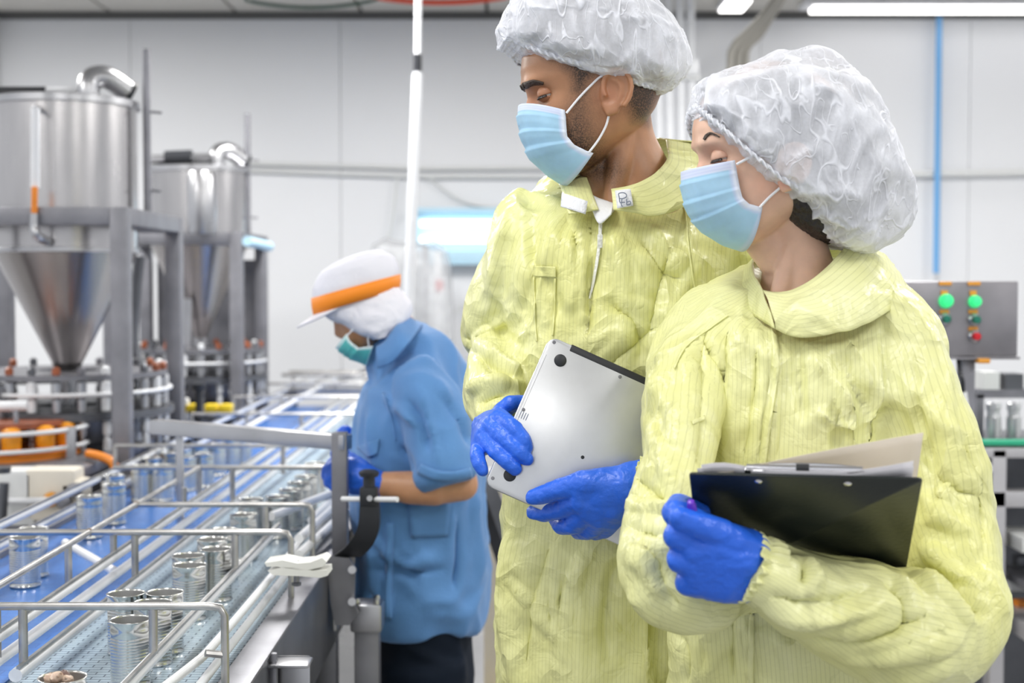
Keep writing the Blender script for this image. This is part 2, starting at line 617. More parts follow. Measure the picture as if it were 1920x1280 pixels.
M['beltblue'] = belt_mat('blue_belt', (0.055, 0.19, 0.56), (0.035, 0.12, 0.40), 0.06, 0.025, 0.0008)
M['beltgrey'] = belt_mat('grey_belt', (0.42, 0.53, 0.62), (0.10, 0.13, 0.17), 0.030, 0.0125, 0.0011)
slab('blue_belt', -1.02, -0.700, Y0, Y1, BZ - 0.03, BZ, 'beltblue', None, cv)
slab('grey_belt', -0.694, -0.400, Y0, Y1, BZ - 0.03, BZ + 0.001, 'beltgrey', None, cv)
slab('divider_strip', -0.700, -0.694, Y0, Y1, BZ - 0.03, BZ + 0.004, 'beltblue', None, cv)
# right-hand steel side rail: flat top, tall outer face
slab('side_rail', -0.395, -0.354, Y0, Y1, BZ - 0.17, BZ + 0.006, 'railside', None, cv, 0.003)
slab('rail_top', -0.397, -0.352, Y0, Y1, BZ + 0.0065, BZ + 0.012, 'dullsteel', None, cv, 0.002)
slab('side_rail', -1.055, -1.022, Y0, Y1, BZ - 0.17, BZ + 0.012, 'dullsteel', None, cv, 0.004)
slab('belt_bed', -1.02, -0.40, Y0, Y1, BZ - 0.16, BZ - 0.05, 'darksteel', None, cv)
bx('splice_plate', (-0.349, 2.06, BZ - 0.075), (0.012, 0.012, 0.17), 'dullsteel', cv)
bx('support_tab', (-0.325, 2.06, BZ - 0.005), (0.062, 0.05, 0.006), 'steel', cv)
bx('support_tab_web', (-0.325, 2.08, BZ - 0.06), (0.055, 0.006, 0.12), 'steel', cv)
# frame under the conveyor: legs, shoes and braces
for i, (ly, lx) in enumerate(((2.78, -0.285), (2.86, -0.378), (2.78, -1.01), (4.9, -0.37), (4.9, -1.01), (1.25, -0.40), (1.25, -1.01))):
    top = BZ - 0.17 if i != 0 else 0.775
    slab('leg', lx - 0.024, lx + 0.024, ly - 0.024, ly + 0.024, 0.02, top, 'dullsteel', None, cv, 0.003)
    slab('leg_foot', lx - 0.035, lx + 0.035, ly - 0.035, ly + 0.035, 0.0, 0.02, 'blackplastic', None, cv, 0.004)
bx('leg_clamp', (-0.285, 2.78, 0.745), (0.062, 0.062, 0.055), 'steel', cv, bev=0.006)
bx('leg_clamp', (-0.378, 2.83, 0.735), (0.062, 0.062, 0.055), 'steel', cv, bev=0.006)
for dx, dy in ((-0.018, -0.018), (0.02, -0.02), (0.018, 0.016)):
    MB().lathe([(0.006, 0), (0.006, 0.006), (0.004, 0.010)], (-0.285 + dx, 2.78 + dy, 0.772), n=8).build('bolt', 'steel', cv)
    MB().lathe([(0.006, 0), (0.006, 0.006), (0.004, 0.010)], (-0.378 + dx, 2.83 + dy, 0.762), n=8).build('bolt', 'steel', cv)
# bracket plate joining arch post and leg
v = [P(612, 1042, 2.72), P(655, 1046, 2.72), P(666, 1066, 2.72), P(664, 1130, 2.72), P(672, 1150, 2.72), P(655, 1172, 2.72), P(628, 1172, 2.72), P(620, 1130, 2.72)]
v2 = [q + Vector((0, 0.012, 0)) for q in v]
k = len(v)
mk('bracket_plate', v + v2, [tuple(range(k))[::-1], tuple(range(k, 2 * k))] + [(i, (i + 1) % k, k + (i + 1) % k, k + i) for i in range(k)], 'dullsteel', cv, False)
for py in (1068, 1128):
    cyl('bolt', P(660, py, 2.70), P(661, py, 2.73), 0.008, 'steel', cv, 10)
slab('cross_brace', -1.01, -0.37, 2.80, 2.84, 0.30, 0.34, 'dullsteel', None, cv, 0.002)
bx('shaft_guard', (-0.44, 2.45, 0.50), (0.10, 0.9, 0.10), 'darksteel', cv, Matrix.Rotation(0.5, 3, 'X'), bev=0.006)
bx('drive_cover', (-0.72, 2.3, 0.55), (0.5, 0.7, 0.24), 'darksteel', cv, bev=0.01)

# white guide rails (x, z, y0, y1, radius)
RAILS = [(-0.985, 0.934, 1.3, 6.2, 0.0085), (-0.985, 0.895, 1.3, 6.2, 0.0085), (-0.684, 0.930, 1.3, 5.9, 0.0085), (-0.684, 0.898, 1.3, 5.9, 0.0080),
         (-0.646, 0.890, 1.83, 5.9, 0.0090), (-0.474, 0.905, 1.3, 2.86, 0.0082)]
for (xx, z, ya, yb, r) in RAILS:
    cyl('guide_rail', (xx, ya, z), (xx, yb, z), r, 'whiteplastic', cv, 14)
    if r > 0.008:
        bx('rail_backing', (xx + 0.004, (ya + yb) / 2, z + r + 0.0012), (0.005, yb - ya, 0.004), 'wire', cv, bev=0)
# thin right-hand wires, the upper one flares at its near end
tb('guide_wire', smoothline([(-0.505, 1.30, 0.862), (-0.482, 1.62, 0.872), (-0.425, 1.84, 0.895), (-0.412, 1.98, 0.9), (-0.41, 2.6, 0.9), (-0.41, 3.4, 0.9)], 5), 0.0062, 'whiteplastic', cv)
cyl('guide_wire', (-0.41, 1.5, 0.872), (-0.41, 3.4, 0.872), 0.0062, 'whiteplastic', cv)
# rails that fan in to the far right lane
for i, (a, b) in enumerate((((508, 968, 2.85), (640, 918, 3.25)), ((585, 975, 2.9), (655, 905, 3.5)), ((560, 1010, 2.7), (650, 930, 3.3)), ((560, 1040, 2.62), (648, 960, 3.1)))):
    cyl('guide_rail', P(*a), P(*b), 0.009, 'whiteplastic', cv)
for (xx, z) in ((-0.60, 0.93), (-0.52, 0.91), (-0.44, 0.91), (-0.36, 0.93), (-0.86, 0.93)):
    cyl('guide_rail', (xx, 4.3, z), (xx + 0.03, 6.3, z + 0.02), 0.009, 'whiteplastic', cv)
cyl('guide_rail', (-0.86, 2.72, 0.90), (-0.69, 2.45, 0.90), 0.008, 'whiteplastic', cv)

# wire gantries
GZ = 0.974
GR = 0.0055
def gantry(y, xa, xb, down=True):
    pts = [Vector((xa, y, GZ)), Vector((xb - 0.02, y, GZ)), Vector((xb - 0.006, y, GZ - 0.002)), Vector((xb, y, GZ - 0.012)), Vector((xb, y, BZ + 0.012))]
    if not down:
        pts = pts[:2]
    tb('cross_bar', pts, GR, 'wire', cv, 10)


gantry(1.86, -1.04, -0.379)
gantry(2.416, -1.04, -0.378)
gantry(2.72, -0.7226, -0.384)
gantry(3.27, -0.92, -0.40, False)
gantry(3.71, -1.04, -0.42, False)
gantry(4.6, -1.04, -0.40)
gantry(5.3, -1.04, -0.39)
gantry(6.0, -1.04, -0.39)
for yy in (1.86, 2.416, 3.71, 4.6, 5.3, 6.0):
    cyl('gantry_post', (-1.04, yy, BZ + 0.01), (-1.04, yy, GZ), GR, 'wire', cv, 8)
cyl('gantry_bar', (-0.7226, 1.75, GZ), (-0.7226, 3.27, GZ), GR, 'wire', cv, 10)
HANG = [(-0.7226, 2.30, 0.895), (-0.646, 1.862, 0.895), (-0.684, 1.87, 0.90), (-0.646, 2.42, 0.893), (-0.684, 2.425, 0.935), (-0.474, 1.862, 0.90),
        (-0.474, 2.418, 0.90), (-0.474, 2.722, 0.90), (-0.684, 2.95, 0.93), (-0.7226, 3.27, 0.90), (-0.646, 3.27, 0.90), (-0.60, 3.71, 0.90), (-0.5, 4.6, 0.91), (-0.684, 4.6, 0.9), (-0.5, 5.3, 0.91), (-0.86, 4.6, 0.92), (-0.86, 5.3, 0.93)]
for (xx, yy, zb) in HANG:
    cyl('hanger', (xx, yy, GZ), (xx, yy, zb), 0.0062, 'wire', cv, 10)
for (xx, yy) in ((-0.7226, 2.416), (-0.7226, 1.86), (-0.7226, 2.72)):
    MB().ell((xx, yy, GZ), (0.0072, 0.0072, 0.007), n=10).build('weld', 'weld', cv)
cyl('stub', P(385, 1224, 1.85), P(418, 1227, 1.86), 0.005, 'wire', cv, 8)

# steel arch over the belts
e = cv
a, b = P(300, 800, 2.98), P(640, 828, 2.80)
d = (b - a)
ang = math.atan2(d.y, d.x)
bx('arch_beam', tuple((a + b) / 2), (d.length + 0.03, 0.036, 0.030), 'steel', e, Matrix.Rotation(ang, 3, 'Z') @ Matrix.Rotation(-math.asin(d.z / d.length), 3, 'Y'), bev=0.003)
pt, pb = P(637, 815, 2.80), P(628, 1040, 2.80)
bx('arch_post', (-0.340, 2.80, (pt.z + 0.80) / 2 + 0.005), (0.030, 0.036, pt.z - 0.80), 'dullsteel', e, bev=0.003)
bx('arch_post', (-0.70, 2.985, (a.z + BZ) / 2 - 0.01), (0.014, 0.014, a.z - BZ - 0.01), 'steel', e, bev=0.002)
# the arm bracket with the black knob
ar = empty('knob_arm', tuple(P(690, 940, 2.72)), 'black curved arm with round knob clamping a white rod beside the worker', 'clamp')
pts = smoothline([P(693, 935, 2.70), P(692, 985, 2.70), P(676, 1020, 2.71), P(652, 1042, 2.74)], 5)
rows = []
for q, w in zip(pts, np.linspace(0.017, 0.028, len(pts))):
    rows.append([q + Vector((-w, -0.012, 0)), q + Vector((w, -0.012, 0)), q + Vector((w, 0.012, 0)), q + Vector((-w, 0.012, 0))])
MB().loft(rows).build('arm', 'blackplastic', ar)
MB().lathe([(0.002, 0), (0.017, 0.001), (0.0195, 0.006), (0.0195, 0.010), (0.012, 0.014), (0.002, 0.015)], P(692, 894, 2.70), n=24).build('knob', 'blackplastic', ar)
cyl('stem', P(692, 916, 2.70), P(692, 892, 2.70), 0.0115, 'blackplastic', ar)
cyl('collar', P(692, 924, 2.70), P(692, 914, 2.70), 0.0125, 'steel', ar)
bx('clamp_head', tuple(P(692, 930, 2.70)), (0.034, 0.03, 0.036), 'blackplastic', ar, bev=0.004)
cyl('screw', P(693, 934, 2.675), P(693, 934, 2.70), 0.0055, 'steel', ar)
o = cyl('white_rod', P(642, 935, 2.735), P(745, 936, 2.66), 0.0052, 'whiteplastic')
tag(o, 'short white plastic rod held by the black knob arm', 'rod')
# white wing clamp on the wires
wc = empty('wing_clamp', tuple(P(555, 1066, 2.36)), 'white plastic wing clamp gripping the wire guide rails', 'clamp')
for (pp, th) in (([(496, 1055), (530, 1050), (558, 1056), (582, 1054), (604, 1046), (612, 1053), (606, 1062), (580, 1068), (552, 1068), (520, 1062), (500, 1062)], 0.011),
                 ([(502, 1070), (530, 1063), (556, 1064), (585, 1070), (613, 1068), (614, 1079), (600, 1083), (565, 1080), (536, 1079), (512, 1078)], 0.013)):
    v = [P(a, b, 2.34) for a, b in pp]
    v2 = [q + Vector((0.004, 0.034, 0.004)) for q in v]
    k = len(v)
    mk('jaw', v + v2, [tuple(range(k))[::-1], tuple(range(k, 2 * k))] + [(i, (i + 1) % k, k + (i + 1) % k, k + i) for i in range(k)], 'clampwhite', wc, False)
cyl('clamp_bolt', P(556, 1050, 2.355), P(556, 1098, 2.355), 0.005, 'dullsteel', wc, 10)
MB().lathe([(0.008, 0), (0.008, 0.005), (0.006, 0.006)], P(556, 1097, 2.355), n=6).build('nut', 'darksteel', wc)


# ------------------------------------------------------------------ cans
def can_meshes():
    R, H = 0.0272, 0.0895
    prof = [(0.001, 0.0025), (R - 0.003, 0.0025), (R - 0.0015, 0.0), (R + 0.0004, 0.0008), (R + 0.0004, 0.003), (R - 0.0008, 0.0042)]
    z = 0.0085
    while z < H - 0.024:
        prof += [(R - 0.0002, z), (R - 0.0010, z + 0.0019), (R - 0.0002, z + 0.0038)]
        z += 0.0040
    prof += [(R - 0.0003, H - 0.012), (R - 0.0003, H - 0.003), (R + 0.0008, H - 0.0012), (R + 0.0012, H - 0.0004), (R + 0.0006, H), (R - 0.0008, H - 0.0005), (R - 0.0010, H - 0.002)]
    inner = [(R - 0.0010, H - 0.002), (R - 0.0012, H - 0.03), (R - 0.0012, 0.004), (0.001, 0.0036)]
    return prof, inner


prof, inner = can_meshes()
proto = empty('tin_can', (0, 0, 0))
MB().lathe(prof, n=40, caps=False).build('shell', 'tin', proto, auto=None)
MB().lathe(inner, n=40, caps=False).build('inside', 'tininside', proto, auto=None)
CZ = BZ + 0.001
RIM = CZ + 0.0895
near = [(244, 1160, 'ribbed tin can nearest the camera in the grey lane huddle, beside the hanger post'),
        (286, 1128, 'ribbed tin can behind the wire hanger post in the near huddle of four'),
        (236, 1111, 'ribbed tin can at the left rear of the near huddle of four'),
        (309, 1109, 'ribbed tin can at the right rear of the near huddle of four'),
        (355, 1058, 'front ribbed tin can of the middle trio on the grey belt'),
        (353, 1040, 'tin can half hidden behind the middle trio front can'),
        (405, 1028, 'right hand ribbed tin can of the middle trio on the grey belt'),
        (398, 1010, 'tin can directly behind the middle trio on the grey belt'),
        (419, 992, 'tin can under the second wire gantry on the grey belt'),
        (457, 964, 'tin can standing between second and third wire gantries'),
        (470, 935, 'tin can left of the line just behind the third gantry'),
        (521, 930, 'tin can in line just behind the third gantry'),
        (546, 917, 'blurred tin can second behind the third gantry'),
        (561, 904, 'blurred tin can third behind the third gantry'),
        (574, 892, 'blurred tin can below the arch nearest the blue glove'),
        (590, 868, 'blurred tin can farthest up the line by the arch post')]
first = True
def place_can(loc, label, group, rz):
    global first
    if first:
        c = proto
        first = False
    else:
        c = copy_tree(proto)
    c.location = loc
    c.rotation_euler.z = rz
    c['label'], c['category'], c['group'] = label, 'can', group
    return c


for (px, py, lab) in near:
    q = on_plane_z(px, py, RIM)
    place_can((q.x, q.y, CZ), lab, 'open tin cans on the grey belt', random.uniform(0, 6))
q = on_plane_z(117, 1268, RIM)
place_can((q.x, q.y, CZ), 'tin can filled with fish scraps at the lower left edge', 'open tin cans on the grey belt', 0.3)
fishpos = Vector((q.x, q.y, RIM))
blue = [(46, 1006, 'ribbed tin can standing alone at the left edge of the blue belt'), (62, 990, 'tin can hidden behind the left edge can on the blue belt'),
        (167, 930, 'front tin can of the row in the middle of the blue belt'), (213, 908, 'second tin can of the row in the middle of the blue belt'),
        (212, 890, 'third tin can behind the row in the middle of the blue belt')]
for (px, py, lab) in blue:
    q = on_plane_z(px, py, RIM)
    place_can((q.x, q.y, CZ), lab, 'open tin cans on the blue belt', random.uniform(0, 6))
for (px, py) in ((265, 872), (285, 858), (303, 872), (318, 848), (342, 840), (348, 856), (372, 836), (382, 850), (405, 832), (432, 822), (300, 842), (455, 815)):
    q = on_plane_z(px, py, RIM)
    place_can((q.x, q.y, CZ), 'blurred tin can in the far cluster on the blue belt', 'far cluster of cans on the blue belt', random.uniform(0, 6))
# fish scraps in the near can
M['fish'] = mat('fish_flesh', (0.62, 0.47, 0.37), 0.45, vary=0.35, vscale=60, sss=0.2)
M['fishskin'] = mat('fish_skin', (0.20, 0.13, 0.11), 0.35, vary=0.3, vscale=80)
e = empty('fish_pieces', tuple(fishpos - Vector((0, 0, 0.03))), 'pale chunks of cooked fish piled in the near left can', 'food')
for i, (dx, dy, dz, m) in enumerate(((-0.012, -0.004, -0.002, 'fish'), (-0.004, -0.008, 0.001, 'fish'), (-0.002, 0.006, -0.003, 'fishskin'), (0.006, -0.004, -0.003, 'fish'), (-0.010, 0.008, -0.004, 'fish'), (0.002, 0.002, 0.000, 'fishskin'))):
    bmv = MB().ell(fishpos + Vector((dx, dy, dz)), (0.0085, 0.006, 0.0075), Matrix.Rotation(i * 1.1, 3, 'Z') @ Matrix.Rotation(i * .7, 3, 'X'), 12)
    for q in bmv.v:
        q += Vector((random.uniform(-1, 1), random.uniform(-1, 1), random.uniform(-1, 1))) * 0.0009
    bmv.build('chunk', m, e)
MB().ell(fishpos - Vector((0, 0, 0.030)), (0.0235, 0.0235, 0.022), n=16).build('filling', 'fish', e)

# ================================================================== filling machines on the left
def frame_box(e, xa, xb, ya, yb, zt, leg=0.05, m='dullsteel'):
    for xx in (xa, xb):
        for yy in (ya, yb):
            z0 = 0 if xx > -1.2 else 0.9165
            slab('leg', xx - leg / 2, xx + leg / 2, yy - leg / 2, yy + leg / 2, z0, zt, m, None, e, 0.004)
    for yy in (ya, yb):
        slab('beam', xa + leg / 2, xb - leg / 2, yy - leg / 2, yy + leg / 2, zt - leg, zt, m, None, e, 0.004)
    for xx in (xa, xb):
        slab('beam', xx - leg / 2, xx + leg / 2, ya + leg / 2, yb - leg / 2, zt - leg, zt, m, None, e, 0.004)


def tank(name, cx, cy, r, ztop, zcyl, ztip, frame, label, polez):
    e = empty(name, (cx, cy, 0), label, 'tank')
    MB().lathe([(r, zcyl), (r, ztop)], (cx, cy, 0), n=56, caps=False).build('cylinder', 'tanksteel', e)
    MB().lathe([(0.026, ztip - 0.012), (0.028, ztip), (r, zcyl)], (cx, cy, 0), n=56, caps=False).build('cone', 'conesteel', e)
    MB().lathe([(r, zcyl - 0.006), (r + 0.005, zcyl - 0.004), (r + 0.005, zcyl + 0.006), (r, zcyl + 0.008)], (cx, cy, 0), n=56, caps=False).build('seam_ring', 'steel', e)
    MB().lathe([(0.002, 0.012), (r * 0.6, 0.010), (r + 0.004, 0), (r + 0.012, -0.003), (r + 0.012, -0.022), (r, -0.024)], (cx, cy, ztop), n=56, caps=False).build('lid', 'steel', e)
    MB().lathe([(0.026, -0.005), (0.026, -0.05), (0.032, -0.05), (0.032, -0.07), (0.022, -0.07), (0.022, -0.15), (0.03, -0.15), (0.03, -0.19)], (cx, cy, ztip + 0.01), n=24).build('outlet', 'steel', e)
    xa, xb, ya, yb, zt = frame
    frame_box(e, xa, xb, ya, yb, zt)
    # bend on the lid
    bxx, byy = cx + r * 0.42, cy - r * 0.25
    pts = smoothline([(bxx, byy, ztop), (bxx, byy, ztop + 0.035), (bxx + 0.012, byy + .01, ztop + 0.062), (bxx + 0.05, byy + 0.03, ztop + 0.066), (bxx + 0.10, byy + 0.06, ztop + 0.028)], 5)
    tb('elbow_pipe', pts, 0.034, 'steel', e, 18)
    cyl('end_cap', pts[-1], pts[-1] + Vector((0.01, 0.006, -0.006)), 0.037, 'rubber', e)
    cyl('lid_bar', (cx - r * 0.9, cy - r * 0.3, ztop + 0.022), (cx - r * 0.15, cy - r * 0.3, ztop + 0.022), 0.013, 'blackplastic', e)
    cyl('lid_bar', (cx - r * 0.2, cy - r * 0.3, ztop + 0.022), (cx + r * 0.35, cy - r * 0.3, ztop + 0.022), 0.011, 'whiteplastic', e)
    cyl('level_pole', (xb, cy, zt - 0.02), (xb, cy, polez), 0.0115, 'dullsteel', e)
    cyl('pole_pin', (xb, cy, polez - 0.185), (xb + 0.045, cy, polez - 0.19), 0.004, 'dullsteel', e, 8)
    cyl('pole_pin', (xb, cy, polez - 0.42), (xb + 0.04, cy, polez - 0.425), 0.004, 'dullsteel', e, 8)
    return e


t1 = tank('filling_hopper', -1.346, 4.30, 0.212, 1.945, 1.495, 1.125, (-1.65, -1.098, 4.0, 4.63, 1.612), 'large steel hopper tank with conical outlet and orange handled drain pipe, nearest on the left', 2.10)
t2 = tank('filling_hopper', -1.283, 5.85, 0.197, 1.87, 1.555, 1.185, (-1.58, -1.083, 5.60, 6.15, 1.60), 'smaller looking steel hopper tank standing behind the large one', 2.09)
# sight pipe with orange handle on the first tank
pz = [P(66, 205, 3.98), P(65, 404, 3.98)]
cyl('sight_pipe', P(66, 202, 3.98), P(66, 352, 3.98), 0.0125, 'whiteplastic', t1)
cyl('sight_pipe_bracket', P(66, 204, 3.98), P(66, 200, 4.10), 0.008, 'steel', t1)
cyl('valve_handle', P(65, 350, 3.965), P(64, 404, 3.965), 0.0085, 'orange', t1)
tb('drain_elbow', smoothline([P(64, 400, 3.965), P(64, 425, 3.965), P(70, 442, 3.97), P(88, 452, 4.06)], 5), 0.0135, 'steel', t1)
# shiny filter canister in front of tank two
MB().lathe([(0.002, 0), (0.052, 0.001), (0.056, 0.012), (0.056, 0.225), (0.05, 0.238), (0.002, 0.24)], P(379, 438, 5.5), n=32).build('filter_canister', 'steel', t2)
cyl('black_coupler', P(310, 295, 5.75), P(360, 293, 5.75), 0.026, 'rubber', t2)
cyl('cross_tube', P(285, 297, 5.75), P(400, 294, 5.75), 0.014, 'steel', t2)
cyl('nozzle_pipe', P(352, 560, 5.72), P(349, 690, 5.72), 0.016, 'steel', t2)
tb('feed_hose', smoothline([P(262, 480, 4.9), P(254, 560, 4.9), P(250, 640, 4.9), P(262, 690, 4.9)], 6), 0.02, 'darksteel', t1)
cyl('blue_valve', P(463, 452, 5.58), P(505, 462, 5.8), 0.02, 'lampblue', t2)
# splash plate behind tank two
o = slab('splash_plate', -1.55, -1.12, 6.22, 6.235, 0.93, 1.50, 'dullsteel', None)
tag(o, 'upright dull steel splash plate behind the far hopper', 'plate')
slab('foot', -1.5, -1.46, 6.22, 6.25, 0, 0.93, 'dullsteel', None, o)
slab('foot', -1.2, -1.16, 6.22, 6.25, 0, 0.93, 'dullsteel', None, o)

# machine table
tbm = empty('filler_table', (-1.45, 5.0, 0), 'long steel machine table carrying the filling turrets on the left', 'table')
slab('table_top', -1.98, -1.125, 3.62, 6.2, 0.885, 0.915, 'dullsteel', None, tbm, 0.003)
slab('table_edge', -1.98, -1.125, 3.60, 3.62, 0.86, 0.918, 'whiteplastic', None, tbm, 0.003)
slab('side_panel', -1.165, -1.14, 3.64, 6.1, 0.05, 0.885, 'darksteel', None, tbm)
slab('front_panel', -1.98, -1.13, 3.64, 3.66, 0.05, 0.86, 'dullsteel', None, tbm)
for (px, py, w, h, m) in ((100, 925, 0.13, 0.13, 'beige'), (140, 935, 0.06, 0.10, 'beige'), (35, 930, 0.10, 0.14, 'greyconduit')):
    q = P(px, py, 3.56)
    bx('motor_block', (q.x, 3.57, q.z), (w, 0.09, h), m, tbm, bev=0.012)
for (px, py) in ((97, 935), (122, 940), (140, 918)):
    q = P(px, py, 3.52)
    MB().lathe([(0.018, 0), (0.018, 0.012), (0.010, 0.016)], q, (0, -1, 0), 18).build('dial', 'taglabel' if px == 97 else 'dullsteel', tbm)
o = MB().tube(smoothline([P(0, 940, 3.5), P(90, 938, 3.5)], 3), 0.009, 10).build('grab_rail', 'whiteplastic', tbm)
cyl('valve_stem', P(8, 905, 3.45), P(3, 975, 3.45), 0.012, 'darksteel', tbm)
MB().lathe([(0.002, 0), (0.02, 0.002), (0.022, 0.016), (0.002, 0.018)], P(4, 888, 3.45), n=16).build('valve_knob', 'darksteel', tbm)


def turret(name, cx, cy, R, z0, label, npis, rust=True):
    e = empty(name, (cx, cy, 0.915), label, 'machine')
    MB().lathe([(0.11, 0.9165), (0.115, 0.93), (0.115, z0 - 0.001), (0.10, z0 - 0.001), (0.10, 0.93), (0.10, 0.9165)], (cx, cy, 0), n=32, caps=False).build('drum', 'dullsteel', e)
    MB().lathe([(0.09, z0), (R + 0.03, z0), (R + 0.03, z0 + 0.022), (0.09, z0 + 0.024), (0.09, z0)], (cx, cy, 0), n=48, caps=False).build('lower_disc', 'darksteel', e)
    MB().lathe([(0.09, z0 + 0.115), (R + 0.01, z0 + 0.115), (R + 0.01, z0 + 0.130), (0.09, z0 + 0.131), (0.09, z0 + 0.115)], (cx, cy, 0), n=48, caps=False).build('upper_disc', 'dullsteel', e)
    MB().tube([(cx + (R + 0.02) * math.cos(2 * math.pi * i / 48), cy + (R + 0.02) * math.sin(2 * math.pi * i / 48), z0 + 0.075) for i in range(48)], 0.006, 8, closed=True).build('guard_ring', 'whiteplastic', e)
    for i in range(npis):
        a = 2 * math.pi * (i + 0.3) / npis
        q = Vector((cx + R * math.cos(a), cy + R * math.sin(a), z0))
        MB().lathe([(0.008, 0.0245), (0.013, 0.026), (0.013, 0.062), (0.008, 0.066), (0.008, 0.0715), (0.015, 0.072), (0.015, 0.110), (0.006, 0.1145)], q, n=12).build('piston', ('steel', 'whiteplastic', 'steel')[i % 3], e)
        MB().lathe([(0.008, 0.1315), (0.012, 0.133), (0.012, 0.150), (0.004, 0.156)], q, n=10).build('piston_cap', ('rust', 'dullsteel', 'whiteplastic', 'rust', 'darksteel')[i % 5], e)
        q2 = Vector((cx + (R + 0.005) * math.cos(a), cy + (R + 0.005) * math.sin(a), 0.9165))
        MB().lathe([(0.011, 0), (0.011, 0.03), (0.007, 0.034), (0.007, 0.045), (0.012, 0.047), (0.012, z0 - 0.9165 - 0.002)], q2, n=10).build('lower_valve', 'steel' if i % 2 else 'whiteplastic', e)
    return e


turret('filling_turret', -1.352, 4.32, 0.285, 1.005, 'ring of steel pistons with brown caps under the large hopper', 26)
turret('filling_turret', -1.283, 5.85, 0.245, 1.005, 'ring of steel pistons under the far hopper behind the yellow marks', 22)
# yellow marked rail in front of the far turret
e = empty('yellow_rail', (-1.1, 5.2, 0.915), 'dark rail with yellow blocks in front of the far turret', 'rail')
slab('bar', -1.42, -0.98, 5.0, 5.03, 0.916, 0.945, 'darksteel', None, e, 0.003)
for xx in (-1.30, -1.22, -1.13, -1.06, -1.01):
    slab('yellow_block', xx - 0.022, xx + 0.022, 4.985, 5.035, 0.945, 0.972, 'yellow', None, e, 0.004)
slab('foot', -1.40, -1.37, 5.0, 5.03, 0.914, 0.917, 'darksteel', None, e)
for i, xx in enumerate((-1.09, -1.15)):
    o = cyl('black_plunger', (xx, 4.94, 0.915), (xx, 4.94, 1.02), 0.013, 'rubber')
    tag(o, '%s of two black plungers beside the yellow blocks' % ('right', 'left')[i], 'plunger', 'black plungers')
    MB().lathe([(0.014, 0), (0.024, 0.012), (0.024, 0.03), (0.01, 0.034)], (xx, 4.94, 1.02), n=16).build('plunger_head', 'rubber', o)

# amber cup carousel
cx, cy, R = -1.478, 4.02, 0.245
e = empty('cup_carousel', (cx, cy, 0.915), 'orange carousel ring with curved white guard rails and lower disc at the left edge', 'machine')
MB().lathe([(0.03, 0.915), (R, 0.915), (R, 0.932), (0.03, 0.934)], (cx, cy, 0), n=56).build('base_disc', 'orange', e)
MB().lathe([(0.03, 1.0), (R - 0.035, 1.0), (R - 0.035, 1.014), (0.03, 1.016)], (cx, cy, 0), n=56).build('star_disc', 'rust', e)
MB().lathe([(0.045, 0.93), (0.045, 1.06), (0.025, 1.07), (0.025, 1.1)], (cx, cy, 0), n=24).build('hub', 'steel', e)
for z in (0.945, 0.993):
    MB().tube([(cx + (R + 0.02) * math.cos(a), cy + (R + 0.02) * math.sin(a), z) for a in np.linspace(-2.9, 0.15, 36)], 0.0065, 10).build('guard_rail', 'whiteplastic', e)
for a in (-1.45, -0.35, -2.3):
    q = (cx + (R + 0.028) * math.cos(a), cy + (R + 0.028) * math.sin(a))
    bx('guard_post', (q[0], q[1], 0.952), (0.026, 0.012, 0.10), 'steel', e, bev=0.002)
cup = MB().lathe([(0.001, 0.934), (0.022, 0.934), (0.0255, 0.940), (0.0265, 0.99), (0.0245, 1.000), (0.012, 1.006), (0.001, 1.007)], n=24)
cp0 = None
NC = 13
for i in range(NC):
    a = -math.pi / 2 - 0.85 + 2 * math.pi * i / NC
    loc = (cx + (R - 0.035) * math.cos(a), cy + (R - 0.035) * math.sin(a), 0)
    if cp0 is None:
        cp0 = o = cup.build('amber_cup', 'orangecup')
    else:
        o = cp0.copy()
        COL.objects.link(o)
    o.location = loc
    tag(o, 'amber orange cup standing in the carousel ring at the left edge', 'cup', 'amber cups in the carousel')
tb_o = tb('orange_chute', smoothline([P(165, 850, 3.85), P(190, 856, 3.82), P(212, 868, 3.8), P(215, 888, 3.8)], 5), 0.012, 'orange')
tag(tb_o, 'curved orange chute strip right of the cup carousel', 'chute')
# second bank of chrome cylinders under the table edge, right of the leg
e = empty('cylinder_bank', (-1.1, 4.3, 0.915), 'row of chrome cylinders on the table between hopper leg and arch', 'machine')
for i in range(9):
    q = (-1.155, 4.12 + 0.11 * i, 0.9165)
    if abs(q[1] - 4.63) < .09:
        continue
    MB().lathe([(0.02, 0), (0.02, 0.03), (0.013, 0.032), (0.013, 0.05), (0.018, 0.052), (0.018, 0.075), (0.006, 0.08)], q, n=14).build('cylinder', 'steel' if i % 2 else 'whiteplastic', e)
# arc light rail on the far left
o = MB().tube([P(-20, 762, 3.9), P(52, 760, 3.9)], 0.014, 12).build('round_bar', 'whiteplastic')
tag(o, 'thick pale horizontal bar at the left edge above the amber cups', 'bar')
MB().tube([P(30, 762, 3.9), P(30, 762, 3.9) * 1.0 + Vector((0, 0, -0.155))], 0.008, 8).build('bar_post', 'steel', o)

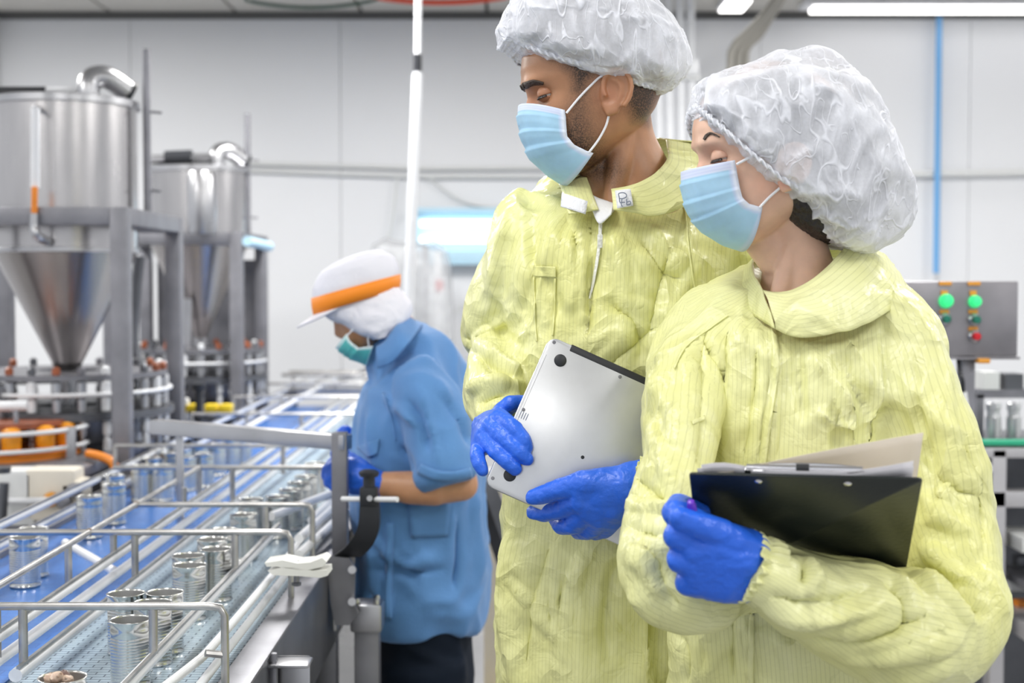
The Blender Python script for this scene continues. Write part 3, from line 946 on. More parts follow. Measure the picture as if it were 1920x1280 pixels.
# far end of the line: wash tunnel frame behind the belts
e = empty('transfer_frame', (-0.62, 6.6, 0), 'pale steel transfer frame with crossing rails at the far end of the conveyor', 'conveyor')
for xx in (-1.02, -0.28):
    slab('leg', xx - 0.02, xx + 0.02, 6.42, 6.46, 0, 0.90, 'dullsteel', None, e)
    slab('leg', xx - 0.02, xx + 0.02, 6.58, 6.62, 0, 0.90, 'dullsteel', None, e)
slab('deck', -1.04, -0.26, 6.40, 6.64, 0.90, 0.92, 'steel', None, e)
for i, xx in enumerate(np.linspace(-1.0, -0.3, 8)):
    cyl('rail', (xx, 6.40, 0.945 + 0.01 * (i % 3)), (xx + 0.03, 6.64, 0.955 + 0.01 * (i % 3)), 0.009, 'whiteplastic', e)
for yy in (6.42, 6.62):
    cyl('cross_rail', (-1.04, yy, 0.985), (-0.26, yy, 0.985), 0.008, 'wire', e)
cyl('cross_rail', P(615, 728, 6.5), P(690, 690, 6.5), 0.008, 'steel', e)
for xx in (-1.02, -0.65, -0.28):
    cyl('rail_post', (xx, 6.62, 0.92), (xx, 6.62, 0.985), 0.008, 'wire', e)

# ================================================================== control panel and rack on the right
Yp = 3.4
e = empty('control_panel', (P(1822, 700, Yp).x, Yp, 0), 'grey steel control box on a post with green and red push buttons', 'control panel')
bl, br_ = P(1640, 660, Yp), P(1908, 668, Yp)
zt = P(1800, 527, Yp).z
bx('box', ((bl.x + br_.x) / 2, Yp + 0.06, (zt + br_.z) / 2), (br_.x - bl.x, 0.12, zt - br_.z), 'panelbox', e, bev=0.004)
bx('flange', ((bl.x + br_.x) / 2, Yp + 0.005, br_.z - 0.004), (br_.x - bl.x + .008, 0.02, 0.006), 'panelbox', e, bev=0)
pxx = P(1824, 700, Yp).x
slab('post', pxx - 0.016, pxx + 0.016, Yp + 0.03, Yp + 0.075, 0.0, br_.z, 'dullsteel', None, e, 0.003)
slab('foot_plate', pxx - 0.10, pxx + 0.10, Yp - 0.06, Yp + 0.16, 0.0, 0.012, 'dullsteel', None, e, 0.003)
bx('bracket', tuple(P(1842, 676, Yp)), (0.03, 0.03, 0.012), 'taglabel', e)
for (px, ys) in ((1772, (531, 549, 584)), (1826, (531, 549, 584, 616))):
    for k, py in enumerate(ys):
        q = P(px - (2 if k else 0), py, Yp)
        bx('name_tag', (q.x, Yp - 0.002, q.z), (0.030 if k == 0 else (0.016 if k == 1 else 0.022), 0.003, 0.009 if k != 1 else 0.012), 'taglabel', e, bev=0)
for (px, py, m, r) in ((1773, 564, 'greenlit', 0.0155), (1827, 565, 'greenlit', 0.0135)):
    lamp = MB().lathe([(r * 1.1, 0), (r * 1.1, 0.006), (r, 0.007), (r * 0.96, 0.016), (r * 0.7, 0.022), (0.001, 0.024)], P(px, py, Yp), (0, -1, 0), 24).build('indicator', m, e)
for (px, py, m) in ((1771, 598, 'greendark'), (1827, 599, 'greendark'), (1827, 630, 'redbtn')):
    q = P(px, py, Yp)
    ring = MB().lathe([(0.0155, 0), (0.0155, 0.006), (0.012, 0.010)], q, (0, -1, 0), 24).build('bezel', 'steel', e)
    MB().lathe([(0.0095, 0.004), (0.0095, 0.022), (0.008, 0.025), (0.001, 0.0255)], q, (0, -1, 0), 20).build('button', m, ring)
o = tb('cable', smoothline([P(1797, 672, Yp + .03), P(1800, 700, Yp - .02), P(1805, 715, Yp - .03), P(1806, 740, Yp - .02), P(1815, 800, Yp), P(1832, 860, Yp)], 6), 0.0055, 'blackplastic', e)
tb('sheath', smoothline([P(1806, 735, Yp - .02), P(1812, 775, Yp - .02), P(1826, 830, Yp), P(1834, 900, Yp)], 6), 0.009, 'greyconduit', e)

e = empty('machine_rack', (1.5, 4.0, 0), 'grey aluminium machine rack with green edged shelf at the right edge', 'rack')
Yr = 3.9
def rbar(x0, y0, x1, y1, th=0.05, m='dullsteel', nm='beam', Y=None):
    a, b = P(x0, y0, Y or Yr), P(x1, y1, Y or Yr)
    c = (a + b) / 2
    bx(nm, (c.x, c.y, c.z), (max(abs(b.x - a.x), 0.01), th, max(abs(b.z - a.z), 0.01)), m, e, bev=0.003)


M['alu'] = mat('rack_aluminium', (0.55, 0.54, 0.56), 0.4, 0.55, vary=0.06)
rbar(1700, 838, 2150, 856, 0.06, 'alu')
rbar(1700, 824, 2150, 834, 0.03, 'green', 'shelf_edge', Yr)
rbar(1700, 918, 2150, 948, 0.06, 'alu')
a = P(1880, 850, Yr)
slab('post', P(1866, 0, Yr).x, P(1893, 0, Yr).x, Yr - 0.03, Yr + 0.03, 0, P(0, 840, Yr).z, 'alu', None, e, 0.003)
slab('post', P(2090, 0, Yr).x, P(2118, 0, Yr).x, Yr - 0.03, Yr + 0.03, 0, P(0, 840, Yr).z, 'alu', None, e, 0.003)
slab('post', P(1720, 0, Yr).x, P(1747, 0, Yr).x, Yr - 0.03, Yr + 0.03, 0, P(0, 840, Yr).z, 'alu', None, e, 0.003)
rbar(1893, 998, 2090, 1024, 0.2, 'greyconduit', 'cross_plate')
rbar(1893, 1075, 2090, 1090, 0.25, 'dullsteel', 'cross_plate')
rbar(1893, 1150, 2090, 1182, 0.25, 'alu', 'cross_plate')
slab('back_panel', 1.05, 2.3, 4.25, 4.27, 0.02, P(0, 838, Yr).z, 'darksteel', None, e)
slab('shelf', 1.05, 2.3, 3.92, 4.27, P(0, 834, Yr).z - .012, P(0, 834, Yr).z + 0.004, 'darksteel', None, e)
MB().lathe([(0.02, 0), (0.02, 0.01), (0.012, 0.014)], P(1845, 878, 3.86), (0, -1, 0), 20).build('gauge', 'whiteplastic', e)
zs = P(0, 834, Yr).z + 0.0045
pc = empty('cylinder_row', (1.55, 4.1, zs), 'row of pale piston cylinders standing on the green edged shelf', 'machine')
for i, px in enumerate((1850, 1868, 1889, 1905, 1930, 1950)):
    q = P(px, 800, 4.05)
    MB().lathe([(0.014, 0), (0.014, 0.06), (0.010, 0.064), (0.010, 0.08), (0.013, 0.082), (0.013, 0.10), (0.004, 0.104)], (q.x, 4.02 + 0.03 * (i % 2), zs), n=16).build('cylinder', 'whiteplastic' if i % 2 else 'steel', pc)
slab('bridge', P(1838, 0, 4.1).x, P(2080, 0, 4.1).x, 4.08, 4.15, zs + 0.11, zs + 0.135, 'dullsteel', None, pc)
slab('bridge_post', P(1838, 0, 4.1).x, P(1838, 0, 4.1).x + 0.02, 4.08, 4.15, zs, zs + 0.12, 'dullsteel', None, pc)
slab('bridge_post', P(2060, 0, 4.1).x, P(2080, 0, 4.1).x, 4.08, 4.15, zs, zs + 0.12, 'dullsteel', None, pc)
slab('top_box', P(1850, 0, 4.1).x, P(1880, 0, 4.1).x, 4.08, 4.16, zs + 0.135, zs + 0.185, 'greyconduit', None, pc)
slab('top_box', P(1890, 0, 4.1).x, P(1925, 0, 4.1).x, 4.08, 4.16, zs + 0.135, zs + 0.18, 'darksteel', None, pc)
for i in range(4):
    q = P(1905 + 14 * (i % 2), 1010 + 42 * i, 4.0)
    bx('valve_block', tuple(q), (0.05, 0.05, 0.035), ('steel', 'darksteel', 'whiteplastic', 'orange')[i], e, bev=0.006)
# low machine behind the men: slanting dark beam, pale parts
e = empty('incline_conveyor', (0.0, 4.0, 0), 'dark sloping conveyor beam seen between the worker and the man', 'conveyor')
a, b = P(903, 905, 3.75), P(965, 1075, 3.75)
MB().tube([a, b, b + (b - a) * 0.8], 0.035, 4).build('sloping_beam', 'darksteel', e, smooth=False)
slab('top_rail', P(880, 0, 3.8).x, P(1300, 0, 3.8).x, 3.75, 3.85, P(0, 905, 3.8).z, P(0, 880, 3.8).z, 'alu', None, e)
slab('rear_leg', P(1240, 0, 3.8).x, P(1262, 0, 3.8).x, 3.77, 3.83, 0, P(0, 905, 3.8).z, 'dullsteel', None, e)
b2 = b + (b - a) * 0.8
slab('front_leg', b2.x - .02, b2.x + .02, b2.y - .02, b2.y + .02, 0, b2.z + .02, 'dullsteel', None, e)
slab('rear_panel', P(905, 0, 4.4).x, P(1150, 0, 4.4).x, 4.5, 4.52, 0.0, 0.75, 'beige', None, e)
for i in range(5):
    q = P(930 + 8 * i, 940 + 22 * i, 4.0)
    bx('link', tuple(q), (0.035, 0.03, 0.025), 'greyconduit' if i % 2 else 'alu', e, bev=0.004)
# ================================================================== sculpting helpers
def _hash(ix, iy, iz, seed):
    h = (ix * 374761393 + iy * 668265263 + iz * 2147483647 + seed * 1442695041) & 0xFFFFFFFF
    h = ((h ^ (h >> 13)) * 1274126177) & 0xFFFFFFFF
    h = h ^ (h >> 16)
    return (h & 0xFFFFFF) / float(0xFFFFFF)


def vn(p, seed=0):
    """smooth value noise in [-1, 1], vectorised"""
    i = np.floor(p).astype(np.int64)
    f = p - i
    u = f * f * f * (f * (f * 6 - 15) + 10)
    r = 0
    for a in (0, 1):
        for b in (0, 1):
            for c in (0, 1):
                w = (u[:, 0] if a else 1 - u[:, 0]) * (u[:, 1] if b else 1 - u[:, 1]) * (u[:, 2] if c else 1 - u[:, 2])
                r = r + w * _hash(i[:, 0] + a, i[:, 1] + b, i[:, 2] + c, seed)
    return r * 2 - 1


def ridged(p, seed=0):
    q = p + 0.55 * np.stack([vn(p * 0.9 + 11, seed + 5), vn(p * 0.9 + 31, seed + 6), vn(p * 0.9 + 51, seed + 7)], 1)
    return 1 - np.abs(vn(q, seed)) * 2.2


def fuse(mb, voxel):
    me = bpy.data.meshes.new('tmp')
    me.from_pydata([tuple(x) for x in mb.v], [], mb.f)
    ob = bpy.data.objects.new('tmp', me)
    COL.objects.link(ob)
    md = ob.modifiers.new('r', 'REMESH')
    md.mode = 'VOXEL'
    md.voxel_size = voxel
    dg = bpy.context.evaluated_depsgraph_get()
    ev = ob.evaluated_get(dg)
    m2 = ev.to_mesh()
    v = np.empty(len(m2.vertices) * 3)
    m2.vertices.foreach_get('co', v)
    lt = np.empty(len(m2.polygons), np.int32)
    m2.polygons.foreach_get('loop_total', lt)
    lv = np.empty(len(m2.loops), np.int32)
    m2.loops.foreach_get('vertex_index', lv)
    ev.to_mesh_clear()
    bpy.data.objects.remove(ob)
    bpy.data.meshes.remove(me)
    assert (lt == 4).all()
    return v.reshape(-1, 3), lv.reshape(-1, 4)


def lap(v, f, it, lam=0.5):
    e = np.concatenate([f[:, [0, 1]], f[:, [1, 2]], f[:, [2, 3]], f[:, [3, 0]]])
    e = np.concatenate([e, e[:, ::-1]])
    n = len(v)
    cnt = np.bincount(e[:, 0], minlength=n)[:, None] + 1e-9
    for _ in range(it):
        s = np.stack([np.bincount(e[:, 0], weights=v[e[:, 1], k], minlength=n) for k in range(3)], 1) / cnt
        v = v + lam * (s - v)
    return v


def vnormals(v, f):
    a, b = v[f[:, 2]] - v[f[:, 0]], v[f[:, 3]] - v[f[:, 1]]
    fn = np.cross(a, b)
    n = len(v)
    r = np.zeros((n, 3))
    for k in range(4):
        for c in range(3):
            r[:, c] += np.bincount(f[:, k], weights=fn[:, c], minlength=n)
    return r / (np.linalg.norm(r, axis=1)[:, None] + 1e-12)


def mk_np(name, v, f, m, parent=None, attrs=None, smooth=True):
    me = bpy.data.meshes.new(name)
    me.vertices.add(len(v))
    me.vertices.foreach_set('co', np.ascontiguousarray(v, np.float32).ravel())
    k = f.shape[1]
    me.loops.add(len(f) * k)
    me.loops.foreach_set('vertex_index', np.ascontiguousarray(f, np.int32).ravel())
    me.polygons.add(len(f))
    me.polygons.foreach_set('loop_start', np.arange(0, len(f) * k, k, dtype=np.int32))
    me.update(calc_edges=True)
    me.validate()
    for nm, arr in (attrs or {}).items():
        at = me.attributes.new(nm, 'FLOAT', 'POINT')
        at.data.foreach_set('value', np.ascontiguousarray(arr, np.float32))
    if smooth:
        me.polygons.foreach_set('use_smooth', [True] * len(me.polygons))
    me.materials.append(M[m] if isinstance(m, str) else m)
    o = bpy.data.objects.new(name, me)
    COL.objects.link(o)
    if parent is not None:
        o.parent = parent
        o.matrix_parent_inverse = parent_world(parent).inverted()
    return o


def polydist(q, pts):
    """distance of pixels q (n,2) to a polyline, and the run parameter 0..1"""
    pts = np.asarray(pts, float)
    best = np.full(len(q), 1e9)
    run = np.zeros(len(q))
    L = np.linalg.norm(np.diff(pts, axis=0), axis=1)
    T = L.sum()
    s0 = 0
    for i in range(len(pts) - 1):
        a, b = pts[i], pts[i + 1]
        d = b - a
        t = np.clip(((q - a) @ d) / (d @ d + 1e-9), 0, 1)
        dd = np.linalg.norm(q - (a + t[:, None] * d), axis=1)
        w = dd < best
        best = np.where(w, dd, best)
        run = np.where(w, (s0 + t * L[i]) / T, run)
        s0 += L[i]
    return best, run


def inpoly(q, pts):
    pts = np.asarray(pts, float)
    r = np.zeros(len(q), bool)
    j = len(pts) - 1
    for i in range(len(pts)):
        xi, yi = pts[i]
        xj, yj = pts[j]
        c = ((yi > q[:, 1]) != (yj > q[:, 1])) & (q[:, 0] < (xj - xi) * (q[:, 1] - yi) / (yj - yi + 1e-12) + xi)
        r ^= c
        j = i
    return r


def softpoly(q, pts, soft):
    d, _ = polydist(q, list(pts) + [pts[0]])
    s = np.where(inpoly(q, pts), d, -d)
    return np.clip(s / soft * 0.5 + 0.5, 0, 1)


def strokes(v, f, sts):
    n = vnormals(v, f)
    px = proj(v)
    view = v - np.array([0, 0, CAM_Z])
    view = view / np.linalg.norm(view, axis=1)[:, None]
    face = np.clip(-(n * view).sum(1), 0, 1) ** 0.5
    disp = np.zeros(len(v))
    for st in sts:
        pts, w, amp = st[:3]
        pts = [tuple(q[:2]) for q in smoothline([(a, b, 0) for a, b in pts], 4)]
        d, run = polydist(px, pts)
        taper = np.clip(np.minimum(run, 1 - run) * 5, 0.0, 1)
        prof = np.clip(1 - d / w, 0, 1)
        prof = prof * prof * (3 - 2 * prof) if len(st) > 3 and st[3] else prof ** 1.6
        disp += amp * 0.001 * prof * taper
    return v + n * (disp * face)[:, None]


def rings_px(pts, n=36, ex=2.2, sub=4, level=False):
    """pts: (px, py, Y, half width in px, half depth in m [, yaw]) -> rings across the path"""
    cs = [P(a[0], a[1], a[2]) for a in pts]
    hw = [a[3] * a[2] / FPX for a in pts]
    hd = [a[4] for a in pts]
    full = [Vector((h, d, a[5] if len(a) > 5 else 0)) for h, d, a in zip(hw, hd, pts)]
    cc = smoothline(cs, sub)
    ss = smoothline(full, sub)
    tt = smoothline([Vector((a[6] if len(a) > 6 else 0, 0, 0)) for a in pts], sub)
    out = []
    for i in range(len(cc)):
        t = (cc[min(i + 1, len(cc) - 1)] - cc[max(i - 1, 0)]).normalized()
        if level:  # torso sections stay level; a tilt drops their front edge
            tl = math.radians(tt[i].x)
            t = Vector((0, math.sin(tl), -math.cos(tl)))
        side = t.cross(Vector((0, 1, 0)))
        if side.length < 0.2:
            side = Vector((1, 0, 0))
        side.normalize()
        dep = side.cross(t).normalized()
        yw = math.radians(ss[i].z)
        side, dep = side * math.cos(yw) - dep * math.sin(yw), dep * math.cos(yw) + side * math.sin(yw)
        ring = []
        for j in range(n):
            a = 2 * math.pi * j / n
            ca, sa = math.cos(a), math.sin(a)
            ring.append(cc[i] + side * ss[i].x * math.copysign(abs(ca) ** (2 / ex), ca) + dep * ss[i].y * math.copysign(abs(sa) ** (2 / ex), sa))
        out.append(ring)
    return out, cc, ss


def garment(name, limbs, m, parent, voxel=0.005, smooth=4, sts=(), crump=(), stripe=True, post=1, extra=None, fine=None):
    """limbs: list of (kind, pts, exponent); kind torso or arm decides how the stripes run"""
    mb = MB()
    meta = []
    for kind, pts, ex in limbs:
        rr, cc, ss = rings_px(pts, 40, ex, level=(kind == 'torso'))
        mb.loft(rr)
        meta.append((kind, np.array([tuple(c) for c in cc]), np.array([(s.x + s.y) / 2 for s in ss])))
    if extra:
        extra(mb)
    v, f = fuse(mb, voxel)
    v = lap(v, f, smooth)
    if sts:
        v = strokes(v, f, sts)
    n = vnormals(v, f)
    d = np.zeros(len(v))
    for sc, amp, seed, st in crump:
        d += amp * 0.001 * ridged(v * sc * np.array(st), seed)
    v = v + n * d[:, None]
    v = lap(v, f, post, 0.3)
    at = {}
    if stripe:
        best = np.full(len(v), 1e9)
        s = np.zeros(len(v))
        for kind, cc, rad in meta:
            bd = np.full(len(v), 1e9)
            bi = np.zeros(len(v), int)
            for i in range(len(cc)):
                dd = np.linalg.norm(v - cc[i], axis=1)
                w = dd < bd
                bd = np.where(w, dd, bd)
                bi = np.where(w, i, bi)
            t = np.gradient(cc, axis=0)
            t /= np.linalg.norm(t, axis=1)[:, None] + 1e-9
            side = np.cross(t, np.array([0, 1.0, 0]))
            side /= np.linalg.norm(side, axis=1)[:, None] + 1e-9
            dep = np.cross(side, t)
            rel = v - cc[bi]
            a = (rel * side[bi]).sum(1)
            b = (rel * dep[bi]).sum(1)
            if kind == 'torso':
                val = a + 0.25 * np.abs(b)
            else:
                ang = np.arctan2(b, a)
                val = ang * rad.mean()
            score = np.sqrt(a * a + b * b) / rad[bi] * (1.0 if kind == 'torso' else 0.86)
            w = score < best
            best = np.where(w, score, best)
            s = np.where(w, val, s)
        at['stripe'] = s
    o = mk_np(name, v, f, m, parent, at)
    return o, v, f


def bvh(v, f):
    return BVHTree.FromPolygons([tuple(x) for x in v], [tuple(int(i) for i in q) for q in f])


def drape(tree, px, py, off=0.002, Ydef=None):
    d = ray(px, py)
    loc, nor, idx, dist = tree.ray_cast(Vector((0, 0, CAM_Z)), d)
    if loc is None:
        return P(px, py, Ydef) if Ydef else None
    return loc - d * off


def drape_strip(name, tree, line, halfw, m, parent, off=0.0022, n=16, Ydef=2.0, solid=0.0012):
    """a flat strip laid on a surface along a pixel line; halfw in px (single or list)"""
    pts = smoothline([(a, b, 0) for a, b in line], 8)
    k = len(pts)
    hw = np.interp(np.linspace(0, 1, k), np.linspace(0, 1, len(halfw)), halfw) if isinstance(halfw, (list, tuple)) else [halfw] * k
    rows = []
    for i in range(k):
        t = (pts[min(i + 1, k - 1)] - pts[max(i - 1, 0)]).normalized()
        nn = Vector((-t.y, t.x, 0))
        row = []
        for s in (-1, -0.33, 0.33, 1):
            q = pts[i] + nn * (hw[i] * s)
            row.append(drape(tree, q.x, q.y, off, Ydef))
        rows.append(row)
    o = MB().grid(rows).build(name, m, parent, auto=None)
    md = o.modifiers.new('thick', 'SOLIDIFY')
    md.thickness = solid
    md.offset = 0
    return o


def drape_patch(name, tree, corners, m, parent, off=0.0025, n=8, Ydef=2.0, solid=0.0012):
    """a four-cornered patch laid on a surface"""
    a, b, c, d = [Vector((q[0], q[1], 0)) for q in corners]
    rows = []
    for i in range(n + 1):
        l, r = a.lerp(d, i / n), b.lerp(c, i / n)
        rows.append([drape(tree, *(l.lerp(r, j / n)).xy, off, Ydef) for j in range(n + 1)])
    o = MB().grid(rows).build(name, m, parent, auto=None)
    md = o.modifiers.new('thick', 'SOLIDIFY')
    md.thickness = solid
    md.offset = 0
    return o


def ribbon(name, top, bot, m, parent, n=10, thick=0.002, bulge=0.004, seed=0, amp=0.002, stripe=True, curl=0):
    """a fabric band between two 3D lines given as (px, py, Y)"""
    a = smoothline([P(*q) for q in top], 8)
    b = smoothline([P(*q) for q in bot], 8)
    rows = []
    for i in range(n + 1):
        u = i / n
        rows.append([x.lerp(y, u) + Vector((0, -bulge * math.sin(math.pi * u), 0)) for x, y in zip(a, b)])
    mb = MB().grid(rows)
    v = np.array([tuple(x) for x in mb.v])
    d = amp * ridged(v * 22, seed)
    v[:, 1] -= d
    v[:, 2] += d * 0.4
    f = np.array(mb.f)
    m_ = len(a)
    at = {'stripe': np.repeat(np.linspace(0, (a[0] - b[0]).length, n + 1), m_)} if stripe else None
    o = mk_np(name, v, f, m, parent, at)
    md = o.modifiers.new('thick', 'SOLIDIFY')
    md.thickness = thick
    md.offset = 0
    return o


# ------------------------------------------------------------------ people materials
def coverall_mat():
    m = bpy.data.materials.new('yellow_coverall')
    m.use_nodes = True
    nt = m.node_tree
    L = nt.links.new
    b = nt.nodes['Principled BSDF']
    at = nt.nodes.new('ShaderNodeAttribute')
    at.attribute_name = 'stripe'
    tc = nt.nodes.new('ShaderNodeTexCoord')
    ns = nt.nodes.new('ShaderNodeTexNoise')
    ns.inputs['Scale'].default_value = 9
    ns.inputs['Detail'].default_value = 3
    L(tc.outputs['Object'], ns.inputs['Vector'])
    mul = nt.nodes.new('ShaderNodeMath')
    mul.operation = 'MULTIPLY_ADD'
    mul.inputs[1].default_value = 0.004
    L(ns.outputs['Fac'], mul.inputs[0])
    L(at.outputs['Fac'], mul.inputs[2])
    d = nt.nodes.new('ShaderNodeMath')
    d.operation = 'DIVIDE'
    d.inputs[1].default_value = 0.0054
    L(mul.outputs[0], d.inputs[0])
    fr = nt.nodes.new('ShaderNodeMath')
    fr.operation = 'PINGPONG'
    fr.inputs[1].default_value = 0.5
    L(d.outputs[0], fr.inputs[0])
    mr = nt.nodes.new('ShaderNodeMapRange')
    mr.inputs['From Min'].default_value = 0.04
    mr.inputs['From Max'].default_value = 0.12
    mr.inputs['To Min'].default_value = 0.24
    mr.inputs['To Max'].default_value = 0.0
    L(fr.outputs[0], mr.inputs[0])
    n2 = nt.nodes.new('ShaderNodeTexNoise')
    n2.inputs['Scale'].default_value = 5
    n2.inputs['Detail'].default_value = 5
    L(tc.outputs['Object'], n2.inputs['Vector'])
    rp = nt.nodes.new('ShaderNodeValToRGB')
    rp.color_ramp.elements[0].position = 0.35
    rp.color_ramp.elements[1].position = 0.7
    rp.color_ramp.elements[0].color = (0.73, 0.725, 0.29, 1)
    rp.color_ramp.elements[1].color = (0.82, 0.83, 0.47, 1)
    L(n2.outputs['Fac'], rp.inputs[0])
    mx = nt.nodes.new('ShaderNodeMix')
    mx.data_type = 'RGBA'
    L(mr.outputs[0], mx.inputs[0])
    L(rp.outputs[0], mx.inputs[6])
    mx.inputs[7].default_value = (0.33, 0.34, 0.12, 1)
    L(mx.outputs[2], b.inputs['Base Color'])
    b.inputs['Roughness'].default_value = 0.36
    b.inputs['Specular IOR Level'].default_value = 0.45
    n3 = nt.nodes.new('ShaderNodeTexNoise')
    n3.inputs['Scale'].default_value = 9
    n3.inputs['Detail'].default_value = 1.6
    n3.inputs['Distortion'].default_value = 0.9
    L(tc.outputs['Object'], n3.inputs['Vector'])
    # crisp creases: the fold lines of |noise|, broken up by a second, finer crumple
    def crease(src, k):
        a = nt.nodes.new('ShaderNodeMath')
        a.operation = 'SUBTRACT'
        a.inputs[1].default_value = 0.5
        L(src, a.inputs[0])
        c = nt.nodes.new('ShaderNodeMath')
        c.operation = 'ABSOLUTE'
        L(a.outputs[0], c.inputs[0])
        e = nt.nodes.new('ShaderNodeMath')
        e.operation = 'MULTIPLY'
        e.inputs[1].default_value = k
        L(c.outputs[0], e.inputs[0])
        return e.outputs[0]
    n4 = nt.nodes.new('ShaderNodeTexNoise')
    n4.inputs['Scale'].default_value = 30
    n4.inputs['Detail'].default_value = 3
    n4.inputs['Distortion'].default_value = 0.6
    L(tc.outputs['Object'], n4.inputs['Vector'])
    ad = nt.nodes.new('ShaderNodeMath')
    ad.operation = 'ADD'
    L(crease(n3.outputs['Fac'], -1.0), ad.inputs[0])
    L(crease(n4.outputs['Fac'], 0.16), ad.inputs[1])
    bp = nt.nodes.new('ShaderNodeBump')
    bp.inputs['Strength'].default_value = 0.7
    bp.inputs['Distance'].default_value = 0.04
    L(ad.outputs[0], bp.inputs['Height'])
    L(bp.outputs[0], b.inputs['Normal'])
    return m


def skin_mat(name, col, hair, red):
    m = bpy.data.materials.new(name)
    m.use_nodes = True
    nt = m.node_tree
    L = nt.links.new
    b = nt.nodes['Principled BSDF']
    tc = nt.nodes.new('ShaderNodeTexCoord')
    n = nt.nodes.new('ShaderNodeTexNoise')
    n.inputs['Scale'].default_value = 45
    n.inputs['Detail'].default_value = 6
    L(tc.outputs['Object'], n.inputs['Vector'])
    rp = nt.nodes.new('ShaderNodeValToRGB')
    rp.color_ramp.elements[0].position = 0.3
    rp.color_ramp.elements[1].position = 0.7
    rp.color_ramp.elements[0].color = (*[c * 0.86 for c in col], 1)
    rp.color_ramp.elements[1].color = (*col, 1)
    L(n.outputs['Fac'], rp.inputs[0])
    cur = rp.outputs[0]
    fine = nt.nodes.new('ShaderNodeTexNoise')
    fine.inputs['Scale'].default_value = 520
    fine.inputs['Detail'].default_value = 3
    L(tc.outputs['Object'], fine.inputs['Vector'])
    for nm, c2, lo, hi in (('red', red, None, None), ('hair', hair, 0.42, 0.62), ('beard', hair, 0.52, 0.70)):
        at = nt.nodes.new('ShaderNodeAttribute')
        at.attribute_name = nm
        mx = nt.nodes.new('ShaderNodeMix')
        mx.data_type = 'RGBA'
        if lo is None:
            L(at.outputs['Fac'], mx.inputs[0])
        else:
            # cropped hair reads as fine speckle that closes where it is thick
            mr = nt.nodes.new('ShaderNodeMapRange')
            mr.inputs['From Min'].default_value = 0.35
            mr.inputs['From Max'].default_value = 0.65
            mr.inputs['To Min'].default_value = -0.35
            mr.inputs['To Max'].default_value = 0.25
            L(fine.outputs['Fac'], mr.inputs[0])
            ad = nt.nodes.new('ShaderNodeMath')
            ad.operation = 'MULTIPLY_ADD'
            L(mr.outputs[0], ad.inputs[0])
            s = nt.nodes.new('ShaderNodeMath')
            s.operation = 'MULTIPLY'
            s.inputs[1].default_value = 1.0
            L(at.outputs['Fac'], s.inputs[0])
            pw = nt.nodes.new('ShaderNodeMath')
            pw.operation = 'MINIMUM'
            pw.inputs[1].default_value = 1.0
            L(s.outputs[0], pw.inputs[0])
            L(pw.outputs[0], ad.inputs[1])
            L(pw.outputs[0], ad.inputs[2])
            ad.use_clamp = True
            L(ad.outputs[0], mx.inputs[0])
        L(cur, mx.inputs[6])
        mx.inputs[7].default_value = (*c2, 1)
        cur = mx.outputs[2]
    L(cur, b.inputs['Base Color'])
    b.inputs['Roughness'].default_value = 0.42
    b.inputs['Subsurface Weight'].default_value = 0.18
    b.inputs['Subsurface Radius'].default_value = (0.012, 0.005, 0.003)
    b.inputs['Subsurface Scale'].default_value = 1.0
    bp = nt.nodes.new('ShaderNodeBump')
    bp.inputs['Strength'].default_value = 0.10
    bp.inputs['Distance'].default_value = 0.002
    L(fine.outputs['Fac'], bp.inputs['Height'])
    L(bp.outputs[0], b.inputs['Normal'])
    return m


